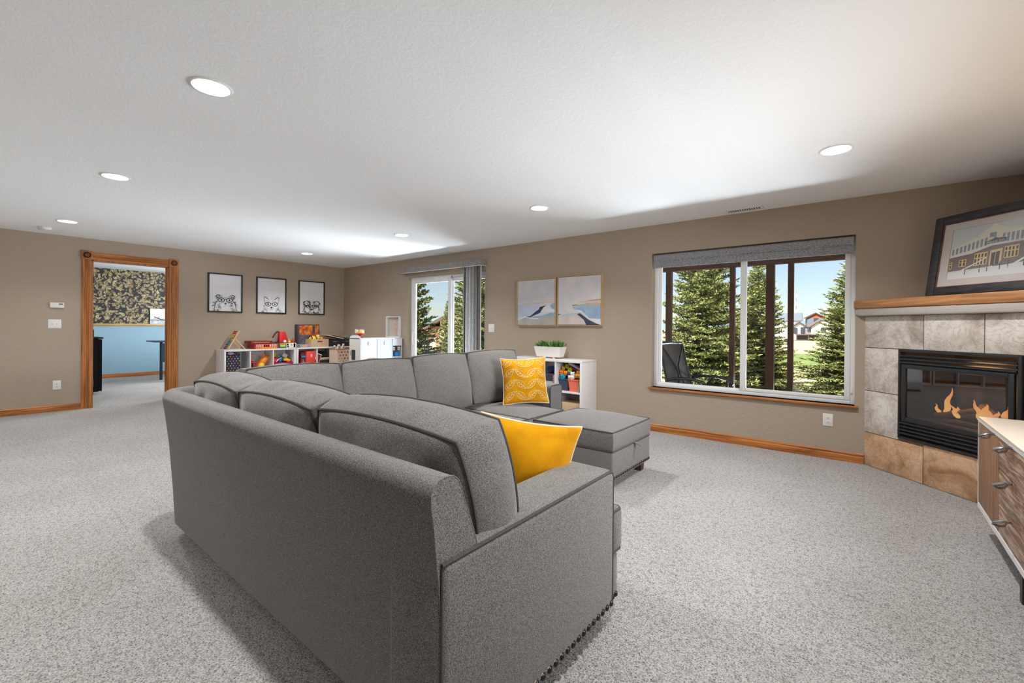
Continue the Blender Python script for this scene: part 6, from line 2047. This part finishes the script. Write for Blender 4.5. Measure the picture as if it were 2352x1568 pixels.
# ---- covered deck outside the big window
po = thing('porch_frame', 'dark stained timber frame of the covered deck outside the big window', 'porch', (7.2, 2.5, -0.15))
PY = 2.5
for a, b, d in [(6.043, 6.132, 0.0), (7.053, 7.123, 0.0), (7.557, 7.666, 0.0), (7.839, 7.91, 0.0)]:
    MB().box((a, PY - 0.045, -0.15), (b, PY + 0.045, 2.19)).build('post', M_PORCH, po)
MB().box((5.2, PY - 0.05, 2.19), (9.7, PY + 0.07, 2.42)).build('beam', M_BEAM, po)
struct(box('ceiling_porch_shade', (4.9, 0.17, 2.45), (9.9, 3.3, 2.55), M_BEAM))  # roof slab out of view, added to keep sun off the posts
struct(box('deck', (4.9, 0.17, -0.25), (9.9, 2.62, -0.15), mat('deck_boards', (120, 92, 70), (140, 110, 86), scale=3, stretch=(1, 10, 1), rough=0.8)))
struct(box('deck_door_landing', (1.6, 0.17, -0.25), (4.88, 2.2, -0.15), mat('landing_concrete', (168, 164, 158), (184, 180, 174), scale=6, rough=0.95)))

# ---- sling chair on the deck
pc = thing('patio_chair', 'dark metal patio chair with a grey mesh sling back outside the big window', 'chair', (6.95, 1.0, -0.15), math.radians(-14))
M_SLING = mat('grey_mesh_sling', (62, 60, 60), (78, 76, 76), scale=150, rough=0.9)
M_PCM = mat('blue_black_metal', (26, 30, 38), rough=0.4)
z0_ = 0.0
def rail(y):
    return [(-0.36, y, 1.15), (-0.335, y, 1.08), (-0.30, y, 0.92), (-0.255, y, 0.74), (-0.20, y, 0.58), (-0.15, y, 0.49), (-0.06, y, 0.455), (0.12, y, 0.47), (0.30, y, 0.49), (0.36, y, 0.47)]
for y in (-0.27, 0.27):
    MB().tube(rail(y), 0.017, 8).build('side_rail', M_PCM, pc, local=True, smooth=True)
    MB().tube([(-0.20, y * 1.07, 0.68), (-0.08, y * 1.1, 0.71), (0.14, y * 1.1, 0.72), (0.30, y * 1.1, 0.69), (0.38, y * 1.08, 0.63)], 0.02, 8).build('armrest', M_PCM, pc, local=True, smooth=True)
    MB().tube([(0.30, y * 1.1, 0.69), (0.27, y * 1.1, 0.4), (0.30, y * 1.1, 0.0)], 0.017, 8).build('leg', M_PCM, pc, local=True, smooth=True)
    MB().tube([(0.10, y * 1.1, 0.70), (-0.06, y * 1.1, 0.50), (-0.26, y * 1.1, 0.0)], 0.017, 8).build('leg', M_PCM, pc, local=True, smooth=True)
MB().tube([(-0.362, -0.27, 1.155), (-0.366, 0.0, 1.165), (-0.362, 0.27, 1.155)], 0.02, 8).build('top_rail', M_PCM, pc, local=True, smooth=True)
R1, R2 = rail(-0.26), rail(0.26)
n = len(R1)
MB().add([(p[0] - 0.004, p[1], p[2]) for p in R1] + [(p[0] - 0.004, p[1], p[2]) for p in R2] + [(p[0] + 0.004, p[1], p[2] + .004) for p in R1] + [(p[0] + 0.004, p[1], p[2] + .004) for p in R2],
         [(i, i + 1, n + i + 1, n + i) for i in range(n - 1)] + [(2 * n + i + 1, 2 * n + i, 3 * n + i, 3 * n + i + 1) for i in range(n - 1)]).build('sling', M_SLING, pc, local=True, smooth=True)
for s_ in (-1, 1):
    MB().tube([(-0.325, s_ * 0.24, 1.12), (-0.29, s_ * 0.13, 0.98), (-0.255, s_ * 0.03, 0.84), (-0.22, s_ * 0.02, 0.74), (-0.185, s_ * 0.06, 0.62), (-0.145, s_ * 0.16, 0.52)], 0.011, 6).build('back_brace', M_PCM, pc, local=True, smooth=True)

# ---- far houses
MH = {k: mat('far_' + k, v, rough=0.9) for k, v in dict(white=(226, 226, 230), roofbrown=(132, 120, 114), roofgrey=(118, 124, 134), rust=(186, 84, 40), grey=(112, 118, 126), glass=(58, 66, 78), trim=(70, 66, 66), deck=(120, 76, 56), redroof=(160, 122, 108), dark=(64, 66, 74)).items()}


def far_house(lab, loc, rz, wdt, dep, ez, pk, wall, roof, gable=None, wins=(), basement=None, ov=0.5):
    """gable faces local -y; ridge runs along y"""
    t = thing('far_house', lab, 'house', loc, rz)
    MB().box((-wdt / 2, 0, 0), (wdt / 2, dep, ez)).build('wall', wall, t, local=True)
    MB().prism([(-wdt / 2, ez), (wdt / 2, ez), (0, pk)], 0.0, dep, 1).build('gable_wall', gable or wall, t, local=True)
    sl_ = (pk - ez) / (wdt / 2)
    for s_ in (-1, 1):
        x1 = s_ * (wdt / 2 + ov)
        MB().prism([(0, pk + 0.05), (0, pk + 0.35), (x1, ez - sl_ * ov + 0.3), (x1, ez - sl_ * ov)], -ov, dep + ov, 1).build('roof_slope', roof, t, local=True)
        MB().prism([(0, pk - 0.02), (0, pk + 0.36), (x1, ez - sl_ * ov + 0.31), (x1, ez - sl_ * ov - 0.05)], -ov - 0.12, -ov, 1).build('fascia', MH['trim'], t, local=True)
    for (a, b, c, d) in wins:
        f_ = MB().box((a - 0.12, -0.08, b - 0.12), (c + 0.12, -0.001, d + 0.12)).build('window', MH['trim'], t, local=True)
        MB().box((a, -0.1, b), (c, -0.08, d)).build('pane', MH['glass'], f_, local=True)
    if basement:
        MB().box((basement[0], -0.06, basement[1]), (basement[2], -0.001, basement[3])).build('lower_wall', MH['grey'], t, local=True)
    return t


hz = -2.25
hr = math.radians(10)
h1 = far_house('white gabled house beyond the lawn', (-1.1, 159.3, hz), hr, 6.4, 11, 4.1, 6.3, MH['white'], MH['roofbrown'], wins=[(-0.7, 2.7, 0.4, 3.6)], basement=(-3.2, 0.0, 3.2, 1.5))
wg = far_house('white wing with a brown roof beside the gabled house', (-7.3, 158.4, hz), hr, 3.6, 9, 3.9, 5.2, MH['white'], MH['roofbrown'], wins=[(-1.5, 1.9, -0.6, 3.6), (0.4, 1.9, 1.5, 3.8)])
dk2 = thing('raised_deck', 'brown raised deck in front of the white house', 'deck', (-4.6, 154.5, hz), hr)
MB().box((-3.2, 0, 1.55), (3.2, 2.6, 1.8)).build('platform', MH['deck'], dk2, local=True)
for x in (-3.0, 0.0, 3.0):
    MB().box((x - 0.12, 0.05, 0), (x + 0.12, 0.3, 1.55)).build('post', MH['trim'], dk2, local=True)
MB().box((-2.8, 1.6, 0), (2.8, 2.5, 1.5)).build('lower_room', MH['dark'], dk2, local=True)
for i in range(9):
    MB().box((-3.15 + i * 0.78, 0, 1.8), (-3.07 + i * 0.78, 0.08, 2.7)).build('baluster', MH['trim'], dk2, local=True)
MB().box((-3.2, 0, 2.7), (3.2, 0.1, 2.8)).build('handrail', MH['trim'], dk2, local=True)
far_house('house with a rust coloured gable behind the white house', (-4.3, 174, hz), hr, 4.6, 6, 7.2, 8.5, MH['grey'], MH['roofbrown'], MH['rust'], wins=[(-0.4, 5.9, 0.6, 6.9)])
far_house('grey roofed house behind the porch posts', (-9.4, 182, hz), math.radians(98), 8, 6, 6.4, 8.7, MH['white'], MH['roofgrey'])
far_house('red roofed house behind the spruce by the fireplace', (4.7, 178, hz), math.radians(98), 8, 5.2, 5.6, 8.3, MH['grey'], MH['redroof'])
far_house('house with a dark roof edge on the skyline', (-2.3, 216, hz), hr, 4.6, 8, 10.3, 11.2, MH['white'], MH['roofgrey'])
far_house('low house with a grey gable behind the slim spruce', (-13.5, 157, hz), hr, 5.5, 9, 4.2, 6.0, MH['white'], MH['roofgrey'], MH['white'])
ma = thing('radio_mast', 'thin red and white radio mast on the skyline', 'mast', (-18.2, 255, -3))
for i in range(12):
    z_ = 1.95 * i
    MB().box((-0.28 + 0.018 * i, -0.28 + 0.018 * i, z_), (0.28 - 0.018 * i, 0.28 - 0.018 * i, z_ + 1.95)).build('mast_section', (C_('mast_red', (196, 92, 70)) if i % 2 else C_('mast_white', (222, 206, 196))), ma, local=True)

# ---- neighbour seen through the sliding door
MN = {k: mat('near_' + k, v[0], v[1], scale=8, rough=0.9) for k, v in dict(siding=((224, 206, 182), (214, 196, 170)), stone=((176, 128, 96), (206, 164, 128)), roof=((96, 84, 78), (112, 98, 90)), shade=((120, 92, 74), (110, 84, 68))).items()}
nh = thing('neighbour_house', 'tan sided neighbouring house with a stone corner beyond the sliding door', 'house', (-10.9, 12.6, -1.25), math.radians(38.65))
for i in range(15):
    MB().add([(0.0, 0.0, 0.19 * i), (4.2, 0.0, 0.19 * i), (4.2, 0.03, 0.19 * i + 0.19), (0.0, 0.03, 0.19 * i + 0.19), (0.0, 0.1, 0.19 * i), (4.2, 0.1, 0.19 * i), (4.2, 0.1, 0.19 * i + 0.19), (0.0, 0.1, 0.19 * i + 0.19)],
             [(0, 1, 2, 3), (0, 4, 5, 1), (1, 5, 6, 2), (0, 3, 7, 4)]).build('siding_board', MN['siding'], nh, local=True)
MB().box((0, 0.1, 0), (4.2, 5, 2.85)).build('wall', MN['siding'], nh, local=True)
MB().prism([(0, 2.85), (4.2, 2.85), (2.1, 3.75)], 0.04, 5, 1).build('gable_wall', MN['siding'], nh, local=True)
for k in range(9):
    MB().box((-0.30, -0.12 + 0.01 * (k % 2), 0.2 * k), (0.04 + 0.01 * ((k + 1) % 2), 0.3, 0.2 * k + 0.185)).build('stone', MN['stone'], nh, local=True, bevel=0.02)
for s_ in (0, 1):
    xa, xb = (-0.75, 2.1) if s_ == 0 else (4.95, 2.1)
    MB().prism([(xb, 3.85), (xb, 4.03), (xa, 2.55), (xa, 2.37)], -0.25, 5.2, 1).build('roof_slope', MN['roof'], nh, local=True)
MB().box((-3.4, 0.9, 0), (-0.05, 4.5, 2.1)).build('wing_wall', MN['siding'], nh, local=True)
MB().box((-2.6, 0.84, 0.05), (-0.9, 0.9, 1.6)).build('garage_door', MH['white'], nh, local=True)
MB().prism([(-3.6, 2.05), (0.0, 2.25), (0.0, 2.45), (-3.6, 2.2)], 0.4, 4.8, 1).build('wing_roof', mat('near_red_roof', (168, 120, 104), (150, 106, 92), scale=6), nh, local=True)
bn = thing('blue_bin', 'blue wheeled bin beside the stone corner of the neighbouring house', 'bin', (-9.75, 10.8, -1.2))
MB().add([(-0.16, -0.16, 0), (0.16, -0.16, 0), (0.16, 0.16, 0), (-0.16, 0.16, 0), (-0.21, -0.21, 0.95), (0.21, -0.21, 0.95), (0.21, 0.21, 0.95), (-0.21, 0.21, 0.95)], [(0, 3, 2, 1), (0, 1, 5, 4), (1, 2, 6, 5), (2, 3, 7, 6), (3, 0, 4, 7), (4, 5, 6, 7)]).build('body', mat('bin_blue', (24, 84, 180), rough=0.5), bn, local=True)
MB().box((-0.24, -0.24, 0.95), (0.24, 0.24, 1.03)).build('lid', mat('bin_lid', (20, 70, 160), rough=0.5), bn, local=True, bevel=0.01)
for x in (-0.14, 0.14):
    MB().lathe([(0.07, -0.02), (0.07, 0.02)], (x, 0.2, 0.07), 12, 'x').build('wheel', M_DARK, bn, local=True)
